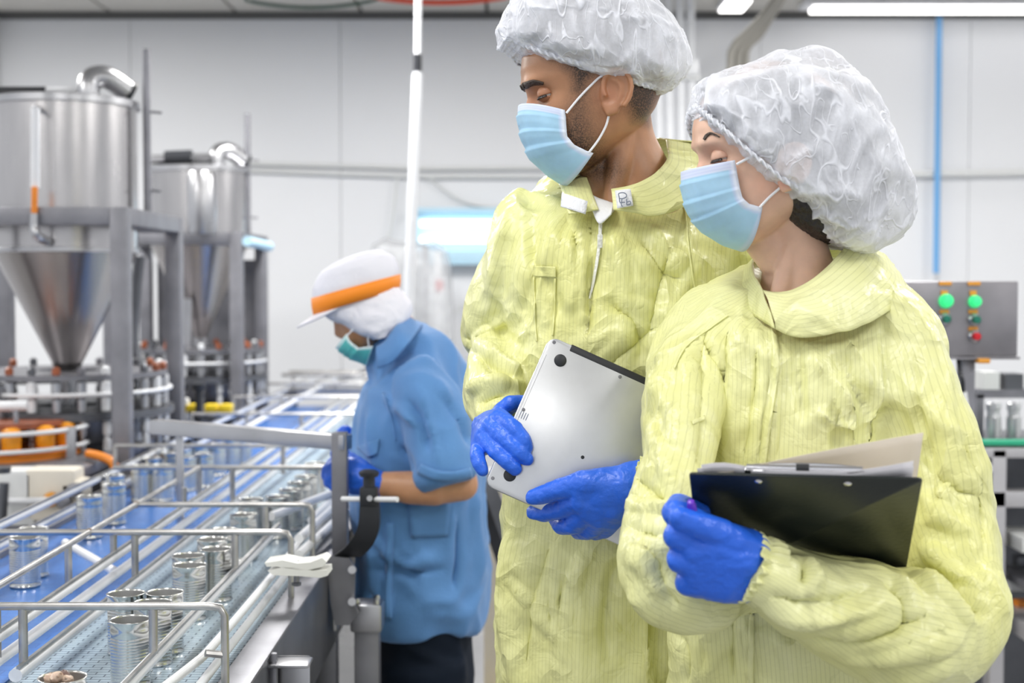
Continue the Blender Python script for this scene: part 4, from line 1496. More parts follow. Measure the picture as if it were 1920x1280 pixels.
def net_mat(name, a0, a1):
    m = bpy.data.materials.new(name)
    m.use_nodes = True
    nt = m.node_tree
    L = nt.links.new
    b = nt.nodes['Principled BSDF']
    b.inputs['Base Color'].default_value = (0.86, 0.88, 0.95, 1)
    b.inputs['Roughness'].default_value = 0.55
    at = nt.nodes.new('ShaderNodeAttribute')
    at.attribute_name = 'ridge'
    tc = nt.nodes.new('ShaderNodeTexCoord')
    n = nt.nodes.new('ShaderNodeTexNoise')
    n.inputs['Scale'].default_value = 260
    n.inputs['Detail'].default_value = 3
    L(tc.outputs['Object'], n.inputs['Vector'])
    mp = nt.nodes.new('ShaderNodeMapping')
    mp.inputs['Rotation'].default_value = (0.0, 0.35, 0.0)
    mp.inputs['Scale'].default_value = (1.0, 0.8, 0.42)
    L(tc.outputs['Object'], mp.inputs[0])
    cur = at.outputs['Fac']
    for sc_, wd, amt, seedoff in ((26, 0.026, 0.9, 0.0), (48, 0.030, 0.7, 3.0)):
        t = nt.nodes.new('ShaderNodeTexNoise')
        t.noise_dimensions = '4D'
        t.inputs['W'].default_value = seedoff
        t.inputs['Scale'].default_value = sc_
        t.inputs['Detail'].default_value = 1.2
        t.inputs['Distortion'].default_value = 0.5
        L(mp.outputs[0], t.inputs['Vector'])
        a = nt.nodes.new('ShaderNodeMath')
        a.operation = 'SUBTRACT'
        a.inputs[1].default_value = 0.5
        L(t.outputs['Fac'], a.inputs[0])
        c = nt.nodes.new('ShaderNodeMath')
        c.operation = 'ABSOLUTE'
        L(a.outputs[0], c.inputs[0])
        q = nt.nodes.new('ShaderNodeMapRange')
        q.interpolation_type = 'SMOOTHSTEP'
        q.inputs['From Min'].default_value = 0.0
        q.inputs['From Max'].default_value = wd
        q.inputs['To Min'].default_value = amt
        q.inputs['To Max'].default_value = 0.0
        L(c.outputs[0], q.inputs[0])
        mxm = nt.nodes.new('ShaderNodeMath')
        mxm.operation = 'MAXIMUM'
        L(cur, mxm.inputs[0])
        L(q.outputs[0], mxm.inputs[1])
        cur = mxm.outputs[0]
    mr = nt.nodes.new('ShaderNodeMapRange')
    mr.inputs['To Min'].default_value = a0
    mr.inputs['To Max'].default_value = a1
    L(cur, mr.inputs[0])
    ad = nt.nodes.new('ShaderNodeMath')
    ad.operation = 'MULTIPLY_ADD'
    ad.inputs[1].default_value = 0.18
    L(n.outputs['Fac'], ad.inputs[0])
    L(mr.outputs[0], ad.inputs[2])
    ad.use_clamp = True
    L(ad.outputs[0], b.inputs['Alpha'])
    bp = nt.nodes.new('ShaderNodeBump')
    bp.inputs['Strength'].default_value = 0.5
    bp.inputs['Distance'].default_value = 0.004
    L(cur, bp.inputs['Height'])
    L(bp.outputs[0], b.inputs['Normal'])
    return m


def mask_mat(name, col, band, line):
    m = bpy.data.materials.new(name)
    m.use_nodes = True
    nt = m.node_tree
    L = nt.links.new
    b = nt.nodes['Principled BSDF']
    b.inputs['Roughness'].default_value = 0.65
    b.inputs['Subsurface Weight'].default_value = 0.1
    tc = nt.nodes.new('ShaderNodeTexCoord')
    n = nt.nodes.new('ShaderNodeTexNoise')
    n.inputs['Scale'].default_value = 60
    n.inputs['Detail'].default_value = 5
    L(tc.outputs['Object'], n.inputs['Vector'])
    rp = nt.nodes.new('ShaderNodeValToRGB')
    rp.color_ramp.elements[0].position = 0.3
    rp.color_ramp.elements[1].position = 0.75
    rp.color_ramp.elements[0].color = (*[c * 0.9 for c in col], 1)
    rp.color_ramp.elements[1].color = (*col, 1)
    L(n.outputs['Fac'], rp.inputs[0])
    cur = rp.outputs[0]
    for nm, c2 in (('band', band), ('stitch', line)):
        at = nt.nodes.new('ShaderNodeAttribute')
        at.attribute_name = nm
        mx = nt.nodes.new('ShaderNodeMix')
        mx.data_type = 'RGBA'
        L(at.outputs['Fac'], mx.inputs[0])
        L(cur, mx.inputs[6])
        mx.inputs[7].default_value = (*c2, 1)
        cur = mx.outputs[2]
    L(cur, b.inputs['Base Color'])
    bp = nt.nodes.new('ShaderNodeBump')
    bp.inputs['Strength'].default_value = 0.12
    bp.inputs['Distance'].default_value = 0.003
    L(n.outputs['Fac'], bp.inputs['Height'])
    L(bp.outputs[0], b.inputs['Normal'])
    return m


M['cover'] = coverall_mat()
M['skinman'] = skin_mat('skin_man', (0.47, 0.235, 0.125), (0.045, 0.027, 0.018), (0.42, 0.16, 0.085))
M['skinwoman'] = skin_mat('skin_woman', (0.78, 0.50, 0.37), (0.02, 0.016, 0.016), (0.72, 0.36, 0.26))
M['skinworker'] = skin_mat('skin_worker', (0.58, 0.30, 0.17), (0.02, 0.016, 0.016), (0.5, 0.22, 0.12))
M['hairdark'] = mat('dark_hair', (0.016, 0.013, 0.014), 0.38, bump=0.8, bscale=120, vary=0.4, vscale=90, stretch=(1, 1, 0.35))
M['hairbrown'] = mat('brown_hair', (0.05, 0.032, 0.022), 0.5, bump=0.5, bscale=180)
M['hairnet'] = net_mat('hairnet_fabric', 0.44, 0.84)
M['netband'] = net_mat('hairnet_band', 0.45, 0.92)
M['mask'] = mask_mat('mask_blue', (0.40, 0.65, 0.85), (0.60, 0.66, 0.87), (0.80, 0.84, 0.95))
M['maskteal'] = mask_mat('mask_teal', (0.09, 0.50, 0.50), (0.55, 0.80, 0.83), (0.85, 0.92, 0.93))
M['loop'] = mat('ear_loop', (0.86, 0.87, 0.92), 0.6)
M['glove'] = mat('blue_nitrile', (0.022, 0.135, 0.74), 0.38, bump=0.45, bscale=42, vary=0.08, vscale=15)
M['eyewhite'] = mat('eye_white', (0.75, 0.72, 0.70), 0.2)
M['iris'] = mat('dark_iris', (0.02, 0.012, 0.008), 0.12)
M['tee'] = mat('white_cotton', (0.80, 0.80, 0.82), 0.8, bump=0.2, bscale=200)
M['velcro'] = mat('white_hook_tape', (0.78, 0.79, 0.82), 0.7, bump=0.3, bscale=300)
M['zip'] = mat('white_zip', (0.86, 0.86, 0.80), 0.4, bump=0.4, bscale=250)
M['ink'] = mat('pen_ink', (0.22, 0.25, 0.33), 0.6)
M['boot'] = mat('white_boot', (0.75, 0.76, 0.78), 0.4)
M['shirt'] = mat('blue_cotton', (0.095, 0.25, 0.545), 0.75, vary=0.07, vscale=12, bump=0.1, bscale=150, sheen=0.2)
M['navy'] = mat('navy_cotton', (0.004, 0.009, 0.02), 0.8, vary=0.2, vscale=8, spec=0.2)
M['capwhite'] = mat('cap_cotton', (0.78, 0.78, 0.86), 0.75, bump=0.1, bscale=150)
M['caporange'] = mat('cap_band_orange', (0.93, 0.27, 0.01), 0.6)


# ------------------------------------------------------------------ heads
class Head:
    def __init__(s, eye_px, Y, yaw, pitch, roll, sc):
        """yaw: world angle of the facing direction; pitch: nod (down positive); the eye point is local (0.085, 0.031, 0)"""
        s.sc = sc
        R = Matrix.Rotation(math.radians(yaw), 4, 'Z') @ Matrix.Rotation(math.radians(pitch), 4, 'Y') @ Matrix.Rotation(math.radians(roll), 4, 'X')
        eye = P(*eye_px, Y)
        s.R = R
        o = eye - (R @ Vector((0.085 * sc, 0.031 * sc, 0)))
        s.M = Matrix.Translation(o) @ R
        s.I = s.M.inverted()

    def L(s, px, py, yl):
        """local point on the plane y_local = yl seen at the pixel"""
        o = s.I @ Vector((0, 0, CAM_Z))
        d = (s.I.to_3x3() @ ray(px, py))
        return o + d * ((yl - o.y) / d.y)

    def W(s, p):
        return s.M @ Vector(p)

    def skull(s, mb):
        k = s.sc
        Z = [-0.113, -0.109, -0.103, -0.096, -0.083, -0.07, -0.055, -0.04, -0.02, 0, 0.02, 0.04, 0.06, 0.08, 0.10, 0.112, 0.118]
        XF = [0.060, 0.074, 0.085, 0.090, 0.087, 0.092, 0.094, 0.091, 0.089, 0.089, 0.098, 0.0975, 0.092, 0.080, 0.055, 0.025, 0.0]
        XB = [0.040, 0.025, 0.012, 0.000, -0.020, -0.045, -0.065, -0.080, -0.092, -0.098, -0.101, -0.100, -0.094, -0.083, -0.062, -0.035, -0.010]
        WD = [0.010, 0.024, 0.034, 0.042, 0.053, 0.060, 0.065, 0.069, 0.073, 0.075, 0.076, 0.075, 0.071, 0.063, 0.047, 0.025, 0.006]
        n, mth = 60, 72
        rows = []
        for z in np.linspace(Z[0], Z[-1], n):
            xf, xb, w = np.interp(z, Z, XF), np.interp(z, Z, XB), np.interp(z, Z, WD)
            xc = xb + (xf - xb) * 0.45
            row = []
            for j in range(mth):
                t = 2 * math.pi * j / mth
                c, sn = math.cos(t), math.sin(t)
                e = 0.86
                x = xc + ((xf - xc) if c > 0 else (xc - xb)) * math.copysign(abs(c) ** e, c)
                y = w * math.copysign(abs(sn) ** e, sn)
                if c > 0:
                    g = lambda y0, z0, a, b_: math.exp(-((abs(y) - y0) / a) ** 2 - ((z - z0) / b_) ** 2)
                    nose = float(np.interp(z, [-0.056, -0.047, -0.036, -0.02, 0.0, 0.014], [0, 0.013, 0.025, 0.018, 0.007, 0])) * math.exp(-(y / 0.011) ** 2)
                    x += nose - 0.0115 * g(0.033, 0.001, 0.015, 0.011) + 0.0045 * g(0.028, 0.019, 0.022, 0.008)
                    x += 0.003 * g(0.0, -0.068, 0.02, 0.008)
                    if abs(y) > 0.03:
                        x += 0.003 * g(0.052, -0.03, 0.014, 0.014)
                row.append(s.W((x * k, y * k, z * k)))
            rows.append(row)
        mb.loft(rows)

    def ear(s, mb, side, c, sc=1.0, tilt=12):
        """c: local centre (x, y, z)"""
        path = [(0.006, -0.006), (0.010, 0.006), (0.009, 0.019), (0.001, 0.029), (-0.011, 0.031), (-0.021, 0.024), (-0.026, 0.010), (-0.024, -0.006), (-0.017, -0.018), (-0.008, -0.028), (0.001, -0.031), (0.006, -0.024), (0.007, -0.014)]
        ct, st = math.cos(math.radians(tilt)), math.sin(math.radians(tilt))
        def q(x, z, out):
            x, z = x * sc, z * sc
            return s.W((c[0] + x * ct - z * st, side * (c[1] + out * sc), c[2] + x * st + z * ct))
        flare = lambda x: 0.004 + max(0.0, 0.010 - x) * 0.42
        mb.tube(smoothline([q(x, z, flare(x) + 0.0042) for x, z in path[:9]], 4), 0.0035 * sc, 10)
        mb.hull([(q(x * 0.93, z * 0.95, flare(x) - 0.003), 0.0022 * sc) for x, z in path[:9]], 6)
        mb.hull([(q(-0.010, -0.022, 0.008), 0.0058 * sc), (q(-0.002, -0.026, 0.005), 0.0055 * sc), (q(0.004, -0.016, 0.003), 0.005 * sc), (q(-0.012, -0.012, 0.008), 0.004 * sc)], 8)
        mb.tube(smoothline([q(0.0, 0.020, 0.008), q(-0.011, 0.014, 0.0135), q(-0.014, 0.001, 0.0145), q(-0.011, -0.012, 0.012), q(-0.003, -0.017, 0.0085)], 4), 0.0027 * sc, 8)
        mb.hull([(q(0.009, 0.003, 0.004), 0.0042 * sc), (q(0.008, -0.008, 0.004), 0.0038 * sc)], 8)
        mb.hull([(q(0.004, 0.0, -0.008), 0.008 * sc), (q(-0.006, 0.0, -0.010), 0.010 * sc)], 8)

    def eye(s, px, py, parent, skin, yl=0.031, lid=0.12, lash=True, r=0.0118, iris_dir=(0.92, 0.1, -0.38), low=0.55, push=0.0):
        c0 = s.L(px, py, yl)
        c0.x -= r * 1.28 - push
        for side in (1, -1):
            c = Vector((c0.x, side * c0.y, c0.z))
            eb = MB().ell(s.W(c), (r, r, r), n=24).build('eye', 'eyewhite', parent)
            d = Vector((iris_dir[0], iris_dir[1] * side, iris_dir[2])).normalized()
            q = MB()
            ring = []
            for i in range(5):
                rad = r * 0.52 * i / 4
                h = math.sqrt(max(0, r * r - rad * rad)) + 0.0006
                u = d.orthogonal().normalized()
                w = d.cross(u)
                ring.append([s.W(c + d * h + (u * math.cos(2 * math.pi * j / 24) + w * math.sin(2 * math.pi * j / 24)) * max(rad, 1e-5)) for j in range(24)])
            q.grid(ring, closed=True)
            q.build('iris', 'iris', eb)
            # lids: shells round the ball
            for up, lim, nm in ((1, lid, 'upper_eyelid'), (-1, low, 'lower_eyelid')):
                ax = Vector((0.12, 0, up)).normalized()
                u = Vector((1, 0, 0)) - ax * ax.x
                u.normalize()
                w = ax.cross(u)
                rows = []
                th1 = math.acos(lim)
                for i in range(11):
                    th = th1 * i / 10
                    rows.append([s.W(c + (ax * math.cos(th) + (u * math.cos(a) + w * math.sin(a)) * math.sin(th)) * (r + 0.0009)) for a in np.linspace(-1.9, 1.9, 27)])
                mb_ = MB().grid(rows)
                v = np.array([tuple(x) for x in mb_.v])
                o = mk_np(nm, v, np.array(mb_.f), skin, parent, {'hair': np.zeros(len(v)), 'red': np.full(len(v), 0.5), 'beard': np.zeros(len(v))})
                md = o.modifiers.new('t', 'SOLIDIFY')
                md.thickness = 0.0012
                if up == 1 and lash:
                    edge = [s.W(c + (ax * math.cos(th1) + (u * math.cos(a) + w * math.sin(a)) * math.sin(th1)) * (r + 0.0016)) for a in np.linspace(-1.25, 1.25, 17)]
                    edge2 = [s.W(c + (ax * (math.cos(th1) - 0.22) + (u * math.cos(a) + w * math.sin(a)) * (math.sin(th1) + 0.20)) * (r + 0.0016)) for a in np.linspace(-1.3, 1.3, 17)]
                    lo = MB().grid([edge, [a.lerp(b, .5) for a, b in zip(edge, edge2)], edge2]).build('eyelash', 'hairdark', parent)
                    md = lo.modifiers.new('t', 'SOLIDIFY')
                    md.thickness = 0.0007

    def mirror_strip(s, name, tree, line, halfw, m, parent, off=0.0012):
        """strip on the near side plus its mirror image on the far side of the face"""
        o = drape_strip(name, tree, line, halfw, m, parent, off, solid=0.0016)
        v = []
        for q in o.data.vertices:
            l = s.I @ q.co
            v.append(s.W((l.x, -l.y, l.z)))
        f = [tuple(p.vertices)[::-1] for p in o.data.polygons]
        o2 = mk(name, v, f, m, parent)
        md = o2.modifiers.new('thick', 'SOLIDIFY')
        md.thickness = 0.0016
        md.offset = 0
        return o

    def side_px(s, v):
        """pixels of vertices with the far half mirrored to the near half"""
        Mi = np.array(s.I)
        l = v @ Mi[:3, :3].T + Mi[:3, 3]
        l[:, 1] = np.abs(l[:, 1])
        Mw = np.array(s.M)
        return proj(l @ Mw[:3, :3].T + Mw[:3, 3]), l

    def mask(s, rows, parent, m, loops, pleat=0.0022, seed=1):
        """rows: (v, front px, back px, half width)"""
        vs = [r[0] for r in rows]
        Lf = [s.L(*r[1], 0) for r in rows]
        Lb = [s.L(*r[2], r[3]) for r in rows]
        def itp(v, arr, c):
            return float(np.interp(v, vs, [a[c] for a in arr]))
        nv, nt_ = 44, 60
        G, band, st = [], [], []
        for i in range(nv + 1):
            v = i / nv
            f = Vector([itp(v, Lf, c) for c in range(3)])
            b = Vector([itp(v, Lb, c) for c in range(3)])
            row = []
            for j in range(nt_ + 1):
                t = -1 + 2 * j / nt_
                a = abs(t) * math.pi / 2
                cx = math.cos(a) ** 0.85
                y = b.y * math.sin(a) ** 0.9
                x = b.x + (f.x - b.x) * cx
                z = b.z + (f.z - b.z) * cx
                # pleats: three overlapping folds, flattened at the welded sides
                w = 0
                if 0.16 < v < 0.84:
                    ph = (v - 0.16) / 0.68 * 3
                    w = (1 - (ph % 1)) ** 1.5
                # creases fan out from the welded side
                fan = 0.5 * math.sin(v * 21 + 2.0 * (1 - abs(t)))
                x += pleat * (w * (1 - 0.35 * abs(t)) + fan * 0.35 * abs(t) ** 2) * (0.5 + cx)
                y += math.copysign(pleat * (w + fan * 0.5) * 0.8 * math.sin(a), t)
                row.append(s.W((x, math.copysign(abs(y), t), z)))
                tb_ = max(0.0, min(1.0, (0.135 - v) / 0.02)) if v < 0.16 else max(0.0, min(1.0, (v - 0.955) / 0.02)) * 0.6
                sb = max(0.0, min(1.0, (abs(t) - 0.90) / 0.02))
                band.append(max(tb_, sb * 0.75))
                l = 0.0
                for lv in (0.03, 0.075, 0.12):
                    l = max(l, 1 - abs(v - lv) / 0.012)
                if abs(t) > 0.955:
                    l = max(l, 0.9)
                st.append(max(0.0, min(1.0, l)))
            G.append(row)
        mb = MB().grid(G)
        v = np.array([tuple(x) for x in mb.v])
        o = mk_np('face_mask', v, np.array(mb.f), m, parent, {'band': band, 'stitch': st})
        md = o.modifiers.new('t', 'SOLIDIFY')
        md.thickness = 0.0012
        md.offset = 1
        for lp in loops:
            for side in (1, -1):
                pts = []
                for (px, py, yl) in lp:
                    l = s.L(px, py, yl)
                    pts.append(s.W((l.x, side * l.y, l.z)))
                MB().tube(smoothline(pts, 6), 0.0016, 8).build('ear_loop', 'loop', o)
        return o

    def net(s, pairs, tips, parent, m, seed, amp, exlow=7.0, exup=2.2, rimline=None, uscale=1.0, dirs=(1, 1), name='hairnet', flo=0, btaper=0.0):
        """pairs: (top px, bottom px, half width) across the head from front to back"""
        tp = [s.L(*p[0], 0) for p in pairs]
        bt = []
        for p in pairs:
            q = s.L(*p[1], p[2] * flo * (1 - btaper))
            q.y = 0
            bt.append(q)
        hd = [Vector((p[2], 0, 0)) for p in pairs]
        sub = 9
        T, B_, H = smoothline(tp, sub), smoothline(bt, sub), smoothline(hd, sub)
        n = 150
        rings = []
        for k, (a, b, h) in enumerate(zip(T, B_, H)):
            c = (a + b) / 2
            up = (a - b) / 2
            ring = []
            for j in range(n):
                t = 2 * math.pi * j / n
                ca, sa = math.cos(t), math.sin(t)
                ex = exup if sa > 0 else exlow
                ring.append(c + up * math.copysign(abs(sa) ** (2 / ex), sa) + Vector((0, h.x * (1 - btaper * max(0, -sa) ** 2) * math.copysign(abs(ca) ** (2 / exlow if sa < 0 else 2 / exup), ca), 0)))
            rings.append(ring)
        f0, f1 = s.L(*tips[0], 0), s.L(*tips[1], 0)
        def tiprings(tip, ring, rev):
            out = []
            for u in (0.9999, 0.98, 0.9, 0.75, 0.5, 0.2):
                out.append([tip.lerp(p, math.sqrt(max(0, 1 - u * u)) if False else (1 - u) ** 0.5) for p in ring])
            return out if not rev else out[::-1]
        rings = tiprings(f0, rings[0], False) + rings + tiprings(f1, rings[-1], True)
        K = len(rings)
        v = np.array([tuple(s.W(p)) for r in rings for p in r])
        f = []
        for i in range(K - 1):
            for j in range(n):
                f.append((i * n + j, i * n + (j + 1) % n, (i + 1) * n + (j + 1) % n, (i + 1) * n + j))
        f = np.array(f)
        nr = vnormals(v, f)
        cen = v.mean(0)
        if ((v - cen) * nr).sum() < 0:
            f = f[:, ::-1]
            nr = -nr
        # gathered cloth: creases run up from the rim and branch, finer near the rim
        jj = np.tile(np.arange(n), K)
        ii = np.repeat(np.arange(K), n)
        low = np.clip(-np.sin(2 * math.pi * jj / n), 0, 1)
        r1 = ridged(v * np.array([34, 34, 34]) * uscale, seed)
        r2 = ridged(v * np.array([75, 60, 42]) * uscale, seed + 9)
        r3 = ridged(v * 15 * uscale, seed + 3)
        gath = np.sin(ii / K * 2 * math.pi * 27 + 2.5 * vn(v * 25, seed + 2)) * low ** 3
        disp = amp * (0.9 * r1 + 0.45 * r2 + 1.6 * r3 * 0.8 + 0.35 * gath)
        v = v + nr * disp[:, None]
        ridge = np.clip(0.16 + 0.55 * np.clip(r1, -1, 1) ** 3 + 0.40 * np.clip(r2, -1, 1) ** 3 + 0.25 * gath, 0, 1)
        o = mk_np(name, v, f, m, parent, {'ridge': ridge})
        return o

    def band(s, line, parent, n_pleat, h=0.010, amp=0.0016, name='elastic_band'):
        """pleated elastic rim; line: (px, py, half width) from the front mid-line round the near side to the back"""
        loc = [s.L(px, py, yl) for px, py, yl in line]
        a = smoothline(loc, 10)
        far = [Vector((p.x, -p.y, p.z)) for p in a[1:-1]][::-1]
        loop = a + far
        m_ = len(loop)
        # resample evenly so the pleats are regular
        P_ = np.array([tuple(p) for p in loop + [loop[0]]])
        seg = np.linalg.norm(np.diff(P_, axis=0), axis=1)
        cum = np.concatenate([[0], np.cumsum(seg)])
        N = n_pleat * 6
        ss = np.linspace(0, cum[-1], N, endpoint=False)
        R_ = np.stack([np.interp(ss, cum, P_[:, c]) for c in range(3)], 1)
        cen = R_.mean(0)
        tan = np.roll(R_, -1, 0) - np.roll(R_, 1, 0)
        tan /= np.linalg.norm(tan, axis=1)[:, None]
        upv = np.array([0.30, 0, 0.95])
        out = np.cross(tan, upv)
        out /= np.linalg.norm(out, axis=1)[:, None]
        if ((R_ - cen) * out).sum() < 0:
            out = -out
        rows = []
        ph = np.sin(np.arange(N) / 6 * 2 * math.pi)
        for i, u in enumerate(np.linspace(-0.5, 0.5, 7)):
            w = amp * (1 if abs(u) > 0.3 else 0.35)
            base = R_ + upv * (u * h) + out * (0.0028 * (1 - (2 * u) ** 2) + 0.0012 + ph[:, None] * w)
            rows.append([s.W(tuple(p)) for p in base])
        mb = MB().grid(rows, closed=True)
        v = np.array([tuple(x) for x in mb.v])
        ridge = np.concatenate([np.clip(0.5 + 0.5 * ph, 0, 1)] * 7)
        o = mk_np(name, v, np.array(mb.f), 'netband', parent, {'ridge': ridge})
        md = o.modifiers.new('t', 'SOLIDIFY')
        md.thickness = 0.0012
        return o


def glove(name, parent, wrist, mcps, fingers, thumb, m='glove', voxel=0.0019, cuff=None, wr=0.4, extra=()):
    """every joint is (px, py, Y, radius)"""
    mb = MB()
    S = lambda q: (P(q[0], q[1], q[2]), q[3])
    mb.hull([S(q) for q in wrist] + [S(q) for q in mcps], 12)
    for hset in extra:
        mb.hull([S(q) for q in hset], 10)
    for base, chain in zip(mcps, fingers):
        c = [base] + list(chain)
        for a, b in zip(c[:-1], c[1:]):
            mb.hull([S(a), S(b)], 10)
    for a, b in zip(thumb[:-1], thumb[1:]):
        mb.hull([S(a), S(b)], 10)
    if cuff:
        for a, b in zip(cuff[:-1], cuff[1:]):
            mb.hull([S(a), S(b)], 12)
    v, f = fuse(mb, voxel)
    v = lap(v, f, 5)
    n = vnormals(v, f)
    v = v + n * (0.001 * (wr * ridged(v * 70, 3) + 0.6 * wr * ridged(v * 150, 8) + 0.8))[:, None]
    v = lap(v, f, 1, 0.4)
    return mk_np(name, v, f, m, parent)


def body_mesh(name, head, mb, skin, parent, voxel, hairpoly=None, beardpoly=None, redspots=(), hsoft=10, bamt=0.6):
    v, f = fuse(mb, voxel)
    v = lap(v, f, 2)
    px, l = head.side_px(v)
    hair = softpoly(px, hairpoly, hsoft) if hairpoly else np.zeros(len(v))
    beard = softpoly(px, beardpoly, 26) * bamt if beardpoly else np.zeros(len(v))
    hair = np.where(np.abs(l[:, 1]) > 0.0785 * head.sc, 0, hair)
    red = np.zeros(len(v))
    for (a, b, r, w) in redspots:
        red = np.maximum(red, w * np.exp(-(((px[:, 0] - a) ** 2 + (px[:, 1] - b) ** 2) / r ** 2)))
    if hairpoly:
        nr = vnormals(v, f)
        v = v + nr * (0.0012 * hair)[:, None]
    o = mk_np(name, v, f, skin, parent, {'hair': hair, 'beard': beard, 'red': red})
    return o, bvh(v, f)


def boots(parent, x1, x2, y, m, yaw=0):
    for xx in (x1, x2):
        rows = []
        for z, yo, a, b in ((0.0, -0.05, 0.047, 0.125), (0.02, -0.05, 0.05, 0.13), (0.06, -0.035, 0.047, 0.11), (0.10, 0.0, 0.045, 0.07), (0.18, 0.01, 0.05, 0.06), (0.30, 0.01, 0.06, 0.065)):
            rows.append([Vector((xx + a * math.cos(2 * math.pi * j / 24), y + yo + b * math.sin(2 * math.pi * j / 24), z)) for j in range(24)])
        MB().loft(rows).build('boot', m, parent)


def cuff(name, a, b, r0, r1, parent, m='cover', pleats=22, amp=0.0022):
    """gathered sleeve end round the wrist from a to b, given as (px, py, Y)"""
    A, B_ = P(*a), P(*b)
    t = (B_ - A).normalized()
    s1 = t.orthogonal().normalized()
    s2 = t.cross(s1)
    n = pleats * 6
    rows = []
    L_ = 13
    for i in range(L_):
        u = i / (L_ - 1)
        neck = 1 - 0.10 * math.exp(-((u - 0.62) / 0.16) ** 2)
        r = (r0 + (r1 - r0) * u) * neck
        row = []
        for j in range(n):
            th = 2 * math.pi * j / n
            w = amp * (0.35 + 0.9 * u) * math.sin(pleats * th + 1.5 * math.sin(3 * th))
            row.append(A.lerp(B_, u) + t * (0.002 * math.sin(5 * th) * u) + (s1 * math.cos(th) + s2 * math.sin(th)) * (r + w))
        rows.append(row)
    mb = MB().grid(rows, closed=True)
    v = np.array([tuple(x) for x in mb.v])
    st = np.tile(np.arange(n) / n * 2 * math.pi * r0, L_)
    o = mk_np(name, v, np.array(mb.f), m, parent, {'stripe': st})
    md = o.modifiers.new('t', 'SOLIDIFY')
    md.thickness = 0.0015
    return o
# ================================================================== the man with the laptop
man = empty('person', (P(1160, 1200, 2.05).x, 2.05, 0), 'person in yellow coverall, white hairnet and blue mask holding a silver laptop', 'person')
H = Head((1009, 178), 1.962, 188, 9.5, 0, 1.0)
mb = MB()
H.skull(mb)
ec = H.L(1141, 176, 0.073)
H.ear(mb, 1, (ec.x, 0.073, ec.z), 1.0, 14)
H.ear(mb, -1, (ec.x, 0.073, ec.z), 1.0, 14)
rr, _, _ = rings_px([(1150, 175, 2.04, 66, 0.056), (1160, 225, 2.04, 60, 0.056), (1168, 270, 2.045, 62, 0.057), (1180, 325, 2.05, 78, 0.066), (1185, 380, 2.05, 105, 0.078), (1185, 450, 2.05, 130, 0.085)], 40, 2.0)
mb.loft(rr)
# jaw to throat
mb.hull([(P(1120, 300, 2.03), 0.036), (P(1108, 318, 2.03), 0.022), (P(1160, 300, 2.04), 0.042), (P(1150, 345, 2.03), 0.042)], 10)
# neck muscle from behind the ear to the pit of the throat
mb.hull([(P(1172, 215, 1.998), 0.018), (P(1165, 300, 1.998), 0.019), (P(1150, 380, 1.982), 0.016)], 8)
body, btree = body_mesh('body', H, mb, 'skinman', man, 0.0024,
                        hairpoly=[(1012, 88), (1022, 106), (1052, 118), (1072, 138), (1078, 168), (1092, 170), (1104, 148), (1128, 132), (1160, 140), (1166, 168), (1176, 196), (1188, 226), (1216, 232), (1245, 150), (1240, 20), (1010, 20)],
                        beardpoly=[(1040, 250), (1062, 215), (1085, 175), (1100, 178), (1108, 225), (1120, 262), (1142, 292), (1168, 318), (1150, 345), (1100, 335), (1040, 330)],
                        redspots=[(1140, 178, 30, 0.5), (985, 200, 30, 0.5)], hsoft=14, bamt=0.85)
H.eye(1006, 178, man, M['skinman'], 0.031, lid=-0.16, low=0.34)
H.mirror_strip('eyebrow', btree, [(976, 165), (986, 160), (1000, 155), (1019, 157)], [4.5, 6.5, 5.5, 2], 'hairbrown', man)
# coverall
limbs = [('torso', [(1196, 338, 2.085, 90, 0.06, 12, 24), (1190, 350, 2.08, 145, 0.08, 12, 22), (1182, 380, 2.07, 208, 0.100, 12, 14), (1176, 430, 2.055, 228, 0.116, 12, 8), (1170, 520, 2.05, 226, 0.132), (1168, 640, 2.04, 216, 0.135), (1166, 800, 2.04, 206, 0.130),
                    (1164, 950, 2.03, 208, 0.130), (1158, 1100, 2.03, 222, 0.138), (1155, 1250, 2.03, 224, 0.145), (1155, 1400, 2.04, 218, 0.140)], 2.35),
         ('arm', [(1010, 385, 2.07, 50, 0.055), (988, 425, 2.08, 60, 0.070), (966, 500, 2.10, 62, 0.076), (944, 575, 2.13, 60, 0.076), (934, 628, 2.15, 57, 0.072), (938, 672, 2.12, 42, 0.056), (938, 705, 2.06, 58, 0.062), (936, 736, 2.00, 66, 0.060), (936, 778, 1.95, 48, 0.046), (928, 806, 1.925, 33, 0.030)], 2.1),
         ('arm', [(1360, 395, 2.04, 56, 0.06), (1385, 440, 2.04, 62, 0.075), (1405, 600, 2.06, 62, 0.075), (1410, 760, 2.08, 58, 0.07), (1410, 830, 1.99, 54, 0.060), (1372, 878, 1.86, 50, 0.045), (1300, 900, 1.785, 46, 0.036), (1232, 910, 1.778, 42, 0.032), (1206, 909, 1.782, 34, 0.028)], 2.1),
         ('arm', [(1075, 1340, 2.03, 105, 0.115), (1070, 1500, 2.03, 96, 0.10), (1066, 1750, 2.04, 82, 0.09), (1066, 2050, 2.05, 74, 0.08), (1066, 2230, 2.05, 70, 0.08)], 2.1),
         ('arm', [(1240, 1340, 2.05, 105, 0.115), (1244, 1500, 2.05, 96, 0.10), (1246, 1750, 2.06, 82, 0.09), (1246, 2050, 2.07, 74, 0.08), (1246, 2230, 2.07, 70, 0.08)], 2.1)]
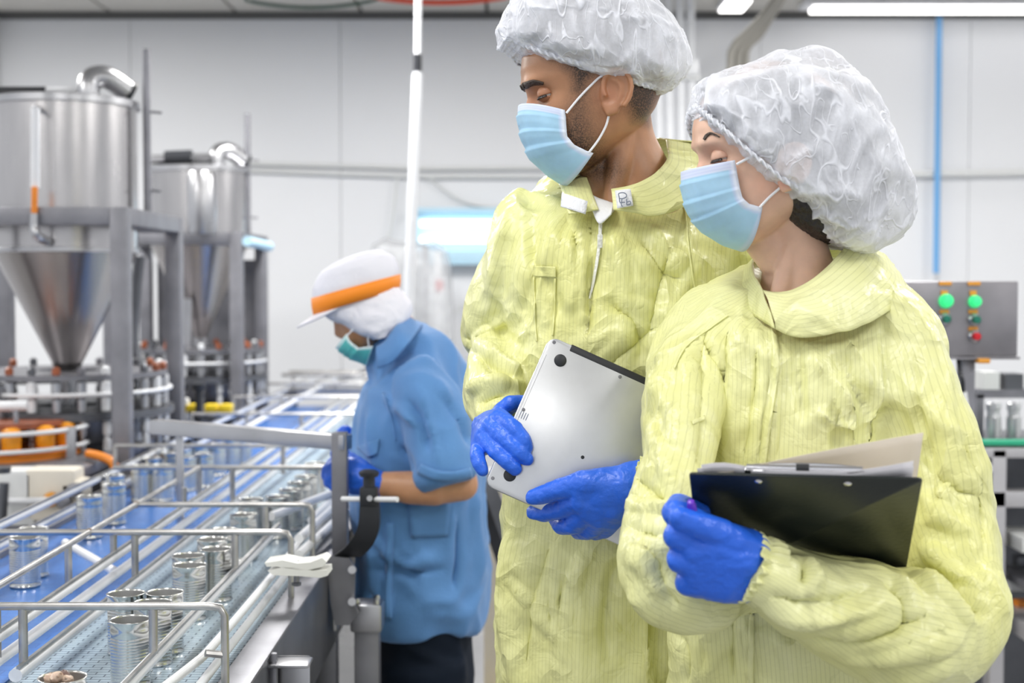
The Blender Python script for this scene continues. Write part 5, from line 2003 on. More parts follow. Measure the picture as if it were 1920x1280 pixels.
sts = [  # (pixel line, width px, height mm)
    ([(950, 372), (946, 430), (930, 500), (912, 560)], 16, 5), ([(1000, 400), (985, 500), (962, 600), (950, 660)], 22, -8), ([(1060, 395), (1035, 470), (1000, 560), (985, 640)], 16, 5),
    ([(880, 632), (915, 655), (960, 690), (990, 706)], 16, 11), ([(885, 655), (925, 690), (975, 722)], 14, -11), ([(874, 735), (905, 722), (950, 716), (990, 722)], 18, 9), ([(900, 765), (925, 745), (960, 738)], 12, -6),
    ([(905, 600), (945, 630), (985, 655)], 14, -5), ([(920, 530), (960, 585), (1000, 630)], 14, 4),
    ([(1096, 400), (1094, 480), (1096, 560), (1098, 650)], 12, 6), ([(1112, 470), (1106, 560), (1100, 640)], 9, -7),
    ([(1145, 410), (1165, 500), (1172, 580), (1165, 680)], 18, 4), ([(1290, 400), (1298, 480), (1312, 560)], 14, 5), ([(1280, 420), (1240, 520), (1215, 620), (1190, 690)], 20, -5),
    ([(1320, 470), (1270, 560), (1235, 640), (1215, 700)], 16, 5), ([(1170, 560), (1230, 590), (1290, 580)], 18, 4), ([(1130, 700), (1190, 640), (1260, 610)], 14, -4),
    ([(1000, 480), (1040, 560), (1030, 620)], 18, -4), ([(1030, 420), (1060, 520), (1062, 600)], 14, 3),
    ([(985, 960), (960, 1040), (950, 1120), (960, 1230)], 18, 6), ([(1040, 1010), (1010, 1100), (990, 1200), (985, 1280)], 20, -7), ([(1100, 1020), (1070, 1120), (1060, 1220), (1062, 1290)], 16, 6),
    ([(1190, 1020), (1150, 1080), (1135, 1160), (1140, 1260)], 20, -6), ([(1045, 1010), (1046, 1140), (1048, 1285)], 8, 4), ([(960, 1080), (1000, 1130), (1060, 1210)], 14, 5), ([(1200, 1100), (1215, 1170), (1210, 1280)], 18, 6),
    ([(1250, 1080), (1235, 1180), (1240, 1280)], 14, -5), ([(1010, 395), (1000, 470), (985, 560), (975, 640)], 34, -9), ([(955, 400), (938, 480), (915, 590)], 26, 5),
    ([(1135, 560), (1180, 600), (1200, 660)], 22, -7), ([(1060, 440), (1080, 520), (1070, 600)], 22, 6), ([(1220, 420), (1260, 470), (1300, 500)], 20, 6), ([(1195, 440), (1230, 500), (1290, 530)], 18, -6), ([(895, 640), (930, 610), (970, 590)], 14, 6)]
sts = [(a, b, c * 1.9) for a, b, c in sts]
cov, gv, gf = garment('coverall', limbs, 'cover', man, 0.0052, 4, sts,
                      crump=[(5, 9, 1, (1, 1, 0.45)), (11, 6.5, 2, (1, 1, 0.6)), (26, 1.6, 3, (1, 1, 0.8))])
gt = bvh(gv, gf)
# collar, zip, tabs, pocket flap
ribbon('collar', [(1146, 356, 1.945), (1178, 350, 1.935), (1205, 340, 1.94), (1232, 322, 1.955), (1252, 294, 1.995), (1248, 262, 2.09)],
       [(1150, 394, 1.925), (1188, 400, 1.92), (1228, 404, 1.922), (1282, 388, 1.935), (1326, 350, 1.975), (1326, 275, 2.10)], 'cover', man, seed=4)
ribbon('collar_back', [(1248, 262, 2.09), (1225, 262, 2.13), (1180, 285, 2.15), (1130, 320, 2.10), (1100, 332, 2.02)],
       [(1312, 268, 2.09), (1290, 290, 2.17), (1190, 330, 2.18), (1090, 350, 2.14), (1045, 352, 2.04)], 'cover', man, seed=5)
ribbon('collar_flap', [(1098, 326, 2.02), (1104, 344, 1.985), (1112, 368, 1.955), (1122, 394, 1.938)], [(1048, 345, 2.02), (1054, 360, 1.975), (1058, 380, 1.945), (1066, 402, 1.93)], 'cover', man, seed=6)
ribbon('shirt_neck', [(1104, 362, 1.975), (1122, 372, 1.962), (1150, 382, 1.962)], [(1112, 396, 1.945), (1124, 420, 1.926), (1146, 402, 1.93)], 'tee', man, seed=7, stripe=False, amp=0.001)
zp = drape_strip('zip', gt, [(1126, 408), (1125, 440), (1121, 480), (1114, 520), (1106, 560)], [4, 3.2, 3, 2.5, 1.5], 'zip', man, 0.004, Ydef=1.93)
drape_strip('zip_edge', gt, [(1112, 372), (1118, 390), (1125, 410)], [3, 3.5, 4], 'zip', man, 0.008, Ydef=1.93)
drape_strip('zip_edge', gt, [(1152, 390), (1140, 402), (1127, 414)], [3, 3.5, 4], 'zip', man, 0.008, Ydef=1.93)
MB().box(P(1125, 452, 1.905), (0.007, 0.004, 0.018), None, 0.001).build('zip_pull', 'zip', zp)
def patch3(name, corners, m, parent, n=6, bulge=0.003):
    a, b, c, d = [P(*q) for q in corners]
    rows = []
    for i in range(n + 1):
        l, r = a.lerp(d, i / n), b.lerp(c, i / n)
        rows.append([l.lerp(r, j / n) + Vector((0, -bulge * math.sin(math.pi * j / n), 0)) for j in range(n + 1)])
    o = MB().grid(rows).build(name, m, parent, auto=None)
    md = o.modifiers.new('t', 'SOLIDIFY')
    md.thickness = 0.0014
    return o
t1_ = patch3('fastening_tab', [(1054, 362, 1.952), (1102, 378, 1.930), (1098, 402, 1.922), (1052, 388, 1.940)], 'velcro', man)
t2_ = patch3('fastening_tab', [(1154, 358, 1.925), (1182, 355, 1.920), (1187, 386, 1.908), (1158, 391, 1.912)], 'velcro', man)
# pen marks on the tab, letters 'P' and 'tB' scribbled
def scribble(pts, Y):
    MB().tube(smoothline([P(a, b, Y) for a, b in pts], 5), 0.0007, 6).build('pen_mark', 'ink', t2_)
scribble([(1162, 379), (1161, 370), (1160, 363), (1168, 361), (1174, 364), (1174, 369), (1168, 372), (1162, 372)], 1.9085)
scribble([(1166, 373), (1165, 383), (1167, 387)], 1.9055)
scribble([(1162, 380), (1172, 379)], 1.9060)
scribble([(1175, 373), (1175, 384)], 1.9055)
scribble([(1175, 379), (1181, 377), (1182, 382), (1176, 384)], 1.9055)
drape_patch('pocket_flap', gt, [(1000, 498), (1042, 500), (1042, 520), (1000, 518)], 'cover', man, 0.004)
drape_strip('pocket_seam', gt, [(1001, 520), (1003, 600), (1006, 640)], 1.2, 'cover', man, 0.003)
drape_strip('pocket_seam', gt, [(1041, 522), (1040, 580), (1036, 630)], 1.2, 'cover', man, 0.003)
drape_strip('shoulder_seam', gt, [(1284, 385), (1292, 470), (1306, 560)], 1.6, 'cover', man, 0.003)

# mask and loops
H.mask([(0, (973, 197), (1059, 206), 0.062), (0.12, (972, 208), (1061, 218), 0.063), (0.3, (973, 232), (1062, 236), 0.064), (0.5, (980, 262), (1064, 256), 0.064), (0.7, (996, 298), (1078, 272), 0.062), (0.88, (1027, 329), (1098, 282), 0.060), (1, (1060, 350), (1113, 287), 0.058)],
       man, 'mask', [[(1062, 212, 0.064), (1085, 184, 0.069), (1108, 160, 0.074), (1128, 143, 0.077), (1150, 142, 0.076)], [(1104, 286, 0.060), (1122, 262, 0.064), (1136, 236, 0.069), (1143, 212, 0.074), (1150, 200, 0.074)]])
# hair under the net and the net
H.net([((1000, 40), (1008, 92), 0.06), ((1040, 8), (1040, 112), 0.074), ((1100, -4), (1090, 132), 0.0795), ((1160, 6), (1150, 150), 0.079), ((1205, 45), (1195, 165), 0.068), ((1228, 95), (1222, 150), 0.04)], [(984, 70), (1235, 120)], man, 'hairbrown', 3, 0.0003, name='hair', exlow=3.0, flo=0.8)
H.net([((946, 22), (950, 74), 0.055), ((972, -8), (985, 84), 0.088), ((1030, -24), (1040, 105), 0.108), ((1100, -30), (1105, 132), 0.115), ((1170, -18), (1168, 150), 0.115), ((1225, 16), (1214, 164), 0.106), ((1264, 62), (1246, 168), 0.088), ((1284, 105), (1268, 156), 0.05)], [(936, 52), (1289, 130)], man, 'hairnet', 21, 0.0024, flo=0.95, btaper=0.26)
H.band([(964, 74, 0.0), (976, 79, 0.040), (1000, 90, 0.066), (1045, 107, 0.079), (1100, 124, 0.081), (1150, 138, 0.081), (1190, 154, 0.078), (1225, 164, 0.055), (1238, 166, 0.0)], man, 62)

cuff('cuff', (1236, 910, 1.778), (1198, 908, 1.783), 0.032, 0.0335, man)
# gloves
LY = 1.84
glove('glove', man, wrist=[(925, 812, 1.925, 0.024), (915, 800, 1.93, 0.022)],
      mcps=[(937, 783, 1.862, 0.0118), (919, 798, 1.860, 0.0118), (906, 818, 1.862, 0.0112), (897, 842, 1.868, 0.0100)],
      fingers=[[(962, 800, 1.834, 0.0103), (980, 822, 1.826, 0.0096), (988, 838, 1.827, 0.0082)],
               [(948, 822, 1.832, 0.0106), (972, 846, 1.822, 0.0098), (988, 860, 1.823, 0.0084)],
               [(932, 848, 1.832, 0.0102), (952, 866, 1.822, 0.0094), (966, 879, 1.822, 0.0082)],
               [(895, 856, 1.838, 0.0092), (899, 870, 1.830, 0.0086), (905, 882, 1.828, 0.0074)]],
      thumb=[(924, 800, 1.905, 0.016), (942, 772, 1.893, 0.0125), (957, 757, 1.888, 0.0108), (985, 755, 1.895, 0.0098)])
glove('glove', man, wrist=[(1188, 905, 1.785, 0.027), (1176, 912, 1.782, 0.028)],
      mcps=[(1090, 936, 1.790, 0.0150), (1105, 956, 1.792, 0.0155), (1124, 970, 1.796, 0.0155), (1145, 973, 1.802, 0.0145)],
      fingers=[[(1048, 956, 1.815, 0.0115), (1020, 962, 1.830, 0.0106), (1000, 960, 1.842, 0.0090)],
               [(1075, 984, 1.815, 0.0118), (1052, 986, 1.838, 0.0106), (1040, 970, 1.856, 0.0088)],
               [(1105, 994, 1.818, 0.0115), (1085, 996, 1.842, 0.0103), (1072, 980, 1.858, 0.0086)],
               [(1135, 992, 1.820, 0.0108), (1115, 998, 1.842, 0.0095), (1102, 985, 1.858, 0.008)]],
      thumb=[(1160, 908, 1.780, 0.020), (1100, 906, 1.783, 0.0165), (1045, 918, 1.797, 0.0128), (1015, 928, 1.804, 0.0110), (999, 932, 1.806, 0.0094)],
      cuff=[(1176, 912, 1.783, 0.0275), (1204, 907, 1.784, 0.030)], extra=[[(1160, 900, 1.785, 0.018), (1090, 905, 1.785, 0.015), (1090, 940, 1.79, 0.016), (1150, 950, 1.787, 0.020)]])
boots(man, P(1066, 2300, 2.05).x, P(1246, 2300, 2.07).x, 2.06, 'boot')

# ------------------------------------------------------------------ the laptop
M['alulid'] = mat('laptop_aluminium', (0.66, 0.67, 0.69), 0.34, 0.75, vary=0.02, vscale=60, bump=0.02, bscale=900)
M['hinge'] = mat('laptop_hinge', (0.02, 0.021, 0.024), 0.45)
TL = P(1031, 630, 1.862)
BL = P(917, 908, 1.826)
u = (P(1436, 812, 1.862) - TL).normalized()
vdir = (BL - TL)
vdir = (vdir - u * vdir.dot(u)).normalized()
nrm = u.cross(vdir)
if nrm.y > 0:
    nrm = -nrm
LW, LH, LT = 0.304, 0.212, 0.0075
lap_e = empty('laptop', tuple(TL + u * LW / 2 + vdir * LH / 2), 'closed silver laptop held upright, underside with black rubber feet facing out', 'laptop')
Rm = Matrix((u, vdir, nrm)).transposed()


def lpt(a, b, h=0.0):
    return TL + u * a + vdir * b + nrm * h


def rplate(name, w0, w1, h0, h1, z0, z1, r, m, parent, edge=0.0012):
    pts = []
    for cx_, cy_, a0 in ((w1 - r, h0 + r, -90), (w1 - r, h1 - r, 0), (w0 + r, h1 - r, 90), (w0 + r, h0 + r, 180)):
        for k in range(9):
            a = math.radians(a0 + 90 * k / 8)
            pts.append((cx_, cy_, math.cos(a), math.sin(a)))
    rows = []
    for zz, ins in ((z0, edge), (z0 + edge * 0.5, 0.3 * edge), (z0 + edge, 0), (z1 - edge, 0), (z1 - edge * 0.5, 0.3 * edge), (z1, edge)):
        rows.append([lpt(c + (r - ins) * ca, d + (r - ins) * sa, zz) for c, d, ca, sa in pts])
    return MB().loft(rows).build(name, m, parent, auto=50)


rplate('base_shell', 0, LW, 0, LH, 0.0, 0.0065, 0.013, 'alulid', lap_e)
rplate('screen_lid', 0.0, LW, 0.0, LH, -0.0068, -0.0008, 0.013, 'alulid', lap_e)
rplate('hinge_strip', 0.030, LW - 0.030, -0.0012, 0.0088, -0.006, 0.0068, 0.002, 'hinge', lap_e)
for a in (0.0250, LW - 0.0250):
    for b in (0.0245, LH - 0.0245):
        q = lpt(a, b, 0.0062)
        MB().lathe([(0.0082, 0), (0.0082, 0.0006), (0.0070, 0.0016), (0.001, 0.0022)], q, nrm, 28).build('rubber_foot', 'rubber', lap_e)
for a, b in ((0.008, 0.006), (0.105, 0.012), (LW - 0.105, 0.012), (LW - 0.008, 0.006), (0.007, 0.103), (0.0065, LH - 0.012), (0.102, 0.128), (0.017, 0.147), (LW - 0.008, LH - 0.01)):
    MB().lathe([(0.0024, 0), (0.0024, 0.0004), (0.0012, 0.00055)], lpt(a, b, 0.0063), nrm, 14).build('screw', 'rubber' if (a, b) in ((0.102, 0.128), (0.017, 0.147)) else 'dullsteel', lap_e)
for k in range(4):
    a0, b0 = 0.0055 + 0.0032 * k, 0.110
    o = MB().box(lpt(a0, b0, 0.0064), (0.0011, 0.0095, 0.0006), Rm, 0).build('engraved_line', 'ink', lap_e)
for b0, ln in ((0.028, 0.008), (0.044, 0.014)):
    MB().box(lpt(0.0004, b0, 0.003), (0.0012, ln, 0.003), Rm, 0).build('side_port', 'hinge', lap_e)
MB().box(lpt(0.0055, 0.075, 0.0064), (0.0004, 0.10, 0.0004), Rm, 0).build('panel_seam', 'dullsteel', lap_e)
# ================================================================== the woman with the clipboard
wo = empty('person', (P(1520, 1200, 1.78).x, 1.78, 0), 'person in yellow coverall and full white hairnet holding a black clipboard', 'person')
H = Head((1336, 297), 1.722, 186, 7, 0, 0.95)
mb = MB()
H.skull(mb)
ec = H.L(1470, 316, 0.070)
H.ear(mb, 1, (ec.x, 0.070, ec.z), 0.92, 14)
H.ear(mb, -1, (ec.x, 0.070, ec.z), 0.92, 14)
rr, _, _ = rings_px([(1490, 300, 1.775, 66, 0.048), (1482, 370, 1.775, 60, 0.048), (1484, 430, 1.78, 58, 0.049), (1494, 490, 1.785, 64, 0.053), (1502, 545, 1.79, 82, 0.062), (1508, 600, 1.79, 120, 0.08), (1510, 660, 1.79, 140, 0.085)], 40, 2.0)
mb.loft(rr)
mb.hull([(P(1440, 440, 1.77), 0.030), (P(1415, 445, 1.77), 0.018), (P(1480, 420, 1.775), 0.036), (P(1470, 480, 1.775), 0.034)], 10)
mb.hull([(P(1500, 380, 1.748), 0.014), (P(1484, 470, 1.750), 0.016), (P(1462, 560, 1.748), 0.014)], 8)
body, btree = body_mesh('body', H, mb, 'skinwoman', wo, 0.0024,
                        hairpoly=[(1330, 170), (1326, 214), (1360, 240), (1420, 285), (1470, 330), (1490, 372), (1530, 420), (1575, 430), (1600, 300), (1500, 110)],
                        redspots=[(1430, 345, 26, 0.35), (1295, 315, 22, 0.4), (1466, 340, 16, 0.8)], hsoft=8)
H.eye(1332, 297, wo, M['skinwoman'], 0.0295, lid=-0.12, low=0.30, r=0.0112)
H.mirror_strip('eyebrow', btree, [(1320, 262), (1325, 254), (1334, 250), (1349, 257)], [1.8, 2.6, 2.2, 0.8], 'hairbrown', wo)
limbs = [('torso', [(1526, 506, 1.815, 86, 0.060, 22, 28), (1524, 522, 1.81, 132, 0.078, 22, 26), (1518, 560, 1.80, 192, 0.098, 22, 18), (1516, 612, 1.79, 236, 0.112, 22, 8), (1520, 700, 1.785, 252, 0.125, 22), (1516, 820, 1.78, 248, 0.130, 20), (1512, 950, 1.78, 244, 0.130, 20),
                    (1508, 1080, 1.78, 240, 0.132, 18), (1520, 1250, 1.785, 258, 0.142, 18), (1530, 1480, 1.80, 262, 0.145, 18)], 2.35),
         ('arm', [(1330, 590, 1.87, 52, 0.055), (1300, 660, 1.82, 60, 0.066), (1284, 760, 1.74, 56, 0.066), (1272, 860, 1.67, 48, 0.062), (1254, 945, 1.625, 52, 0.062), (1238, 1020, 1.595, 58, 0.062), (1248, 1085, 1.58, 64, 0.060), (1285, 1112, 1.575, 56, 0.052), (1345, 1108, 1.60, 40, 0.042), (1400, 1090, 1.63, 30, 0.03)], 2.1),
         ('arm', [(1640, 578, 1.77, 62, 0.055), (1688, 640, 1.745, 78, 0.075), (1720, 745, 1.71, 80, 0.082), (1748, 870, 1.68, 84, 0.084), (1770, 990, 1.65, 78, 0.080), (1788, 1085, 1.61, 74, 0.074), (1792, 1146, 1.58, 76, 0.068), (1750, 1184, 1.555, 90, 0.066), (1690, 1178, 1.53, 98, 0.064), (1600, 1148, 1.51, 88, 0.060),
                  (1525, 1118, 1.49, 74, 0.054), (1465, 1088, 1.475, 58, 0.046), (1432, 1070, 1.468, 46, 0.036), (1408, 1062, 1.464, 40, 0.030)], 2.1),
         ('arm', [(1430, 1430, 1.79, 118, 0.12), (1425, 1650, 1.79, 105, 0.10), (1422, 1950, 1.80, 92, 0.09), (1420, 2250, 1.81, 84, 0.08), (1420, 2420, 1.81, 80, 0.08)], 2.1),
         ('arm', [(1630, 1430, 1.79, 118, 0.12), (1634, 1650, 1.79, 105, 0.10), (1636, 1950, 1.80, 92, 0.09), (1636, 2250, 1.81, 84, 0.08), (1636, 2420, 1.81, 80, 0.08)], 2.1)]
sts = [([(1276, 610), (1262, 660), (1250, 720), (1236, 800)], 16, 5), ([(1300, 640), (1308, 720), (1304, 800), (1296, 880)], 16, -9), ([(1330, 620), (1300, 660), (1292, 730)], 12, 6), ([(1215, 760), (1240, 830), (1262, 900), (1265, 960)], 16, 6), ([(1200, 880), (1222, 920), (1255, 945)], 13, -6),
       ([(1182, 952), (1215, 950), (1262, 958)], 12, 9), ([(1172, 985), (1205, 1000), (1245, 1010)], 16, -6), ([(1168, 1050), (1190, 1100), (1225, 1150), (1255, 1170)], 20, 7), ([(1205, 1010), (1215, 1070), (1250, 1120)], 16, 7), ([(1235, 1030), (1240, 1090), (1280, 1140)], 14, -7),
       ([(1392, 560), (1388, 640), (1380, 740), (1372, 860)], 14, 5), ([(1445, 610), (1462, 700), (1450, 800), (1440, 880)], 12, 6), ([(1420, 640), (1412, 740), (1400, 860)], 16, -6), ([(1490, 620), (1496, 720), (1505, 800)], 18, -6), ([(1520, 640), (1560, 740), (1590, 800), (1620, 860)], 16, 7),
       ([(1560, 640), (1600, 720), (1640, 790)], 18, -8), ([(1575, 610), (1620, 680), (1640, 740)], 14, 6), ([(1530, 760), (1570, 800), (1610, 810)], 14, 8), ([(1640, 620), (1660, 700), (1655, 780), (1640, 840)], 20, 8), ([(1600, 830), (1650, 800), (1680, 760)], 12, -6),
       ([(1690, 560), (1740, 620), (1775, 690), (1795, 760)], 22, 5), ([(1700, 640), (1720, 760), (1740, 880), (1775, 980)], 20, -6), ([(1760, 690), (1775, 800), (1800, 900), (1820, 1000)], 22, 5), ([(1790, 820), (1825, 900), (1840, 980), (1845, 1060)], 14, -5),
       ([(1720, 1060), (1760, 1085), (1800, 1130), (1850, 1160)], 22, -12), ([(1740, 1020), (1790, 1070), (1845, 1110)], 18, 8), ([(1700, 1085), (1760, 1120), (1820, 1175)], 14, 9), ([(1840, 1060), (1865, 1110), (1882, 1158)], 14, 6),
       ([(1452, 1030), (1500, 1040), (1508, 1075), (1498, 1110)], 16, -11), ([(1480, 1020), (1520, 1062), (1540, 1110)], 14, 9), ([(1440, 1130), (1520, 1160), (1600, 1150), (1670, 1128)], 16, 9), ([(1430, 1105), (1500, 1130), (1570, 1125), (1640, 1100)], 14, -8), ([(1500, 1185), (1580, 1205), (1670, 1185), (1740, 1150)], 16, -9),
       ([(1540, 1215), (1620, 1235), (1720, 1215), (1800, 1190)], 16, 8), ([(1560, 1050), (1620, 1062), (1690, 1100), (1715, 1140)], 18, 8), ([(1650, 1090), (1690, 1125), (1690, 1175)], 16, -10), ([(1620, 1260), (1700, 1270), (1790, 1235)], 16, 7),
       ([(1330, 1160), (1345, 1220), (1330, 1290)], 16, 6), ([(1410, 1170), (1408, 1230), (1406, 1290)], 9, 6), ([(1380, 1150), (1372, 1230), (1376, 1290)], 16, -6), ([(1460, 1180), (1480, 1240), (1476, 1290)], 18, 6), ([(1280, 1180), (1300, 1230), (1290, 1290)], 14, -6), ([(1650, 600), (1665, 700), (1660, 800), (1650, 870)], 34, -10), ([(1312, 620), (1318, 720), (1312, 830), (1300, 900)], 26, -8),
       ([(1560, 700), (1600, 760), (1612, 830)], 22, 8), ([(1540, 690), (1568, 770), (1570, 850)], 18, -9), ([(1700, 700), (1745, 780), (1800, 830)], 26, 6), ([(1720, 820), (1770, 900), (1835, 940)], 22, -7), ([(1710, 900), (1760, 960), (1830, 1010)], 24, 7), ([(1240, 700), (1270, 780), (1290, 850)], 20, 6),
       ([(1180, 1010), (1230, 1050), (1250, 1100)], 20, -7), ([(1345, 620), (1350, 700), (1340, 800)], 22, 6)]
sts = [(a, b, c * 1.9) for a, b, c in sts]
cov, gv, gf = garment('coverall', limbs, 'cover', wo, 0.0050, 4, sts,
                      crump=[(5.5, 9, 11, (1, 1, 0.5)), (12, 6.5, 12, (1, 1, 0.7)), (28, 1.6, 13, (1, 1, 0.8))])
gt = bvh(gv, gf)
ribbon('collar', [(1430, 546, 1.735), (1468, 550, 1.712), (1512, 532, 1.702), (1556, 496, 1.715), (1590, 458, 1.765), (1608, 448, 1.83)],
       [(1454, 618, 1.685), (1505, 632, 1.668), (1585, 622, 1.660), (1655, 592, 1.685), (1698, 550, 1.745), (1676, 496, 1.86)], 'cover', wo, seed=14, n=14, bulge=0.012, amp=0.005)
ribbon('collar_back', [(1608, 448, 1.83), (1580, 450, 1.88), (1500, 470, 1.90), (1425, 475, 1.86), (1412, 505, 1.80), (1430, 546, 1.735)],
       [(1668, 490, 1.86), (1640, 510, 1.93), (1500, 520, 1.95), (1385, 520, 1.90), (1370, 560, 1.83), (1454, 618, 1.685)], 'cover', wo, seed=15, n=10, amp=0.003)
drape_strip('placket', gt, [(1450, 606), (1454, 680), (1440, 780), (1428, 880)], [5, 7, 7, 7], 'cover', wo, 0.004, Ydef=1.66)
drape_strip('placket', gt, [(1410, 1150), (1408, 1220), (1406, 1300)], [5, 6, 6], 'cover', wo, 0.004, Ydef=1.66)
drape_strip('shoulder_seam', gt, [(1264, 690), (1285, 650), (1330, 615), (1365, 590)], 1.5, 'cover', wo, 0.003, Ydef=1.7)
drape_strip('pocket_tab', gt, [(1298, 792), (1322, 782)], 4, 'cover', wo, 0.004, Ydef=1.7)
H.mask([(0, (1280, 321), (1378, 300), 0.060), (0.13, (1280, 338), (1381, 316), 0.061), (0.35, (1284, 372), (1386, 345), 0.062), (0.55, (1295, 404), (1392, 370), 0.062), (0.75, (1321, 437), (1405, 382), 0.060), (0.9, (1358, 461), (1419, 386), 0.058), (1, (1392, 472), (1430, 388), 0.056)],
       wo, 'mask', [[(1381, 308, 0.062), (1400, 298, 0.066), (1425, 285, 0.071), (1450, 280, 0.073)], [(1424, 389, 0.058), (1442, 370, 0.062), (1458, 356, 0.067), (1472, 344, 0.071)]], seed=5)
H.net([((1324, 188), (1332, 236), 0.05), ((1380, 148), (1390, 284), 0.068), ((1450, 126), (1446, 332), 0.0735), ((1512, 136), (1494, 412), 0.074), ((1566, 186), (1530, 444), 0.072), ((1618, 262), (1566, 456), 0.064), ((1652, 340), (1600, 452), 0.045)], [(1314, 214), (1664, 400)], wo, 'hairdark', 33, 0.0012, name='hair', exlow=3.2, flo=0.7)
H.net([((1320, 160), (1322, 212), 0.045), ((1350, 142), (1348, 238), 0.078), ((1408, 120), (1402, 288), 0.094), ((1468, 105), (1454, 334), 0.102), ((1536, 103), (1502, 364), 0.108), ((1596, 152), (1544, 402), 0.110), ((1644, 238), (1576, 436), 0.108), ((1682, 320), (1606, 458), 0.094), ((1702, 390), (1634, 468), 0.066)], [(1311, 186), (1694, 442)], wo, 'hairnet', 41, 0.0032, uscale=0.85, flo=0.95, btaper=0.18)
H.band([(1310, 200, 0.0), (1316, 206, 0.03), (1338, 224, 0.060), (1372, 253, 0.076), (1410, 287, 0.084), (1440, 313, 0.087), (1464, 334, 0.087), (1490, 348, 0.086), (1520, 372, 0.078), (1552, 400, 0.060), (1575, 430, 0.03), (1585, 440, 0.0)], wo, 60, h=0.012, amp=0.002)

cuff('cuff', (1446, 1078, 1.470), (1396, 1060, 1.462), 0.037, 0.036, wo, amp=0.0028)
# left glove grips the board, right glove rests behind it
glove('glove', wo, wrist=[(1402, 1040, 1.462, 0.026), (1392, 1082, 1.465, 0.026)],
      mcps=[(1352, 1004, 1.462, 0.0158), (1350, 1036, 1.452, 0.0165), (1350, 1070, 1.452, 0.0165), (1352, 1100, 1.458, 0.0155)],
      fingers=[[(1266, 962, 1.452, 0.0135), (1272, 948, 1.475, 0.0122), (1312, 962, 1.492, 0.011)],
               [(1270, 1004, 1.446, 0.0138), (1268, 1004, 1.475, 0.0125), (1320, 1010, 1.505, 0.011)],
               [(1276, 1048, 1.452, 0.0138), (1274, 1046, 1.485, 0.0125), (1325, 1050, 1.525, 0.011)],
               [(1290, 1092, 1.462, 0.0130), (1288, 1092, 1.495, 0.0115), (1330, 1092, 1.54, 0.010)]],
      thumb=[(1395, 1030, 1.455, 0.020), (1350, 1000, 1.443, 0.0150), (1305, 984, 1.436, 0.0130), (1275, 970, 1.436, 0.0112)],
      extra=[[(1390, 1050, 1.455, 0.024), (1350, 1030, 1.446, 0.016), (1300, 1030, 1.446, 0.0135), (1305, 1092, 1.457, 0.013), (1360, 1100, 1.456, 0.016)]], wr=0.5)
glove('glove', wo, wrist=[(1400, 1090, 1.635, 0.024), (1412, 1092, 1.64, 0.024)],
      mcps=[(1475, 1070, 1.66, 0.012), (1478, 1085, 1.66, 0.012), (1478, 1100, 1.66, 0.012), (1475, 1114, 1.66, 0.011)],
      fingers=[[(1520, 1068, 1.675, 0.010), (1545, 1070, 1.685, 0.009), (1565, 1074, 1.69, 0.008)], [(1524, 1088, 1.675, 0.010), (1552, 1090, 1.685, 0.009), (1574, 1092, 1.69, 0.008)],
               [(1520, 1106, 1.675, 0.010), (1545, 1108, 1.685, 0.009), (1565, 1110, 1.69, 0.008)], [(1512, 1120, 1.675, 0.009), (1532, 1122, 1.685, 0.008), (1548, 1124, 1.69, 0.007)]],
      thumb=[(1420, 1075, 1.64, 0.016), (1450, 1050, 1.65, 0.012), (1475, 1040, 1.66, 0.010), (1492, 1036, 1.668, 0.008)], voxel=0.0026)
boots(wo, P(1420, 2500, 1.81).x, P(1636, 2500, 1.81).x, 1.82, 'boot')

# ------------------------------------------------------------------ clipboard, papers, pen
M['board'] = mat('clipboard_black', (0.012, 0.017, 0.016), 0.30, bump=0.05, bscale=200, vary=0.2, vscale=8)
def paper_mat(name, col):
    m = mat(name, col, 0.7)
    nt = m.node_tree
    tr = nt.nodes.new('ShaderNodeBsdfTranslucent')
    tr.inputs[0].default_value = (*col, 1)
    mx = nt.nodes.new('ShaderNodeMixShader')
    mx.inputs[0].default_value = 0.4
    nt.links.new(nt.nodes['Principled BSDF'].outputs[0], mx.inputs[1])
    nt.links.new(tr.outputs[0], mx.inputs[2])
    nt.links.new(mx.outputs[0], nt.nodes['Material Output'].inputs[0])
    return m


M['paper'] = paper_mat('white_paper', (0.88, 0.87, 0.90))
M['cream'] = paper_mat('cream_paper', (0.93, 0.87, 0.78))
M['chrome'] = mat('chrome', (0.80, 0.80, 0.84), 0.14, 1.0)
M['violet'] = mat('violet_pen', (0.16, 0.05, 0.55), 0.3)
TLc = P(1292, 889, 1.435)
u = (P(1730, 899, 1.392) - TLc).normalized()
dn = Vector((0.25, 0.78, -0.56))
dn = (dn - u * dn.dot(u)).normalized()
up = u.cross(dn).normalized()
CW, CH = (P(1730, 899, 1.392) - TLc).length, 0.29
cb = empty('clipboard', tuple(TLc + u * CW / 2 + dn * CH / 2), 'black clipboard seen from behind, tilted in the blue glove', 'clipboard')


def cpt(a, b, h=0.0):
    return TLc + u * a + dn * b + up * h


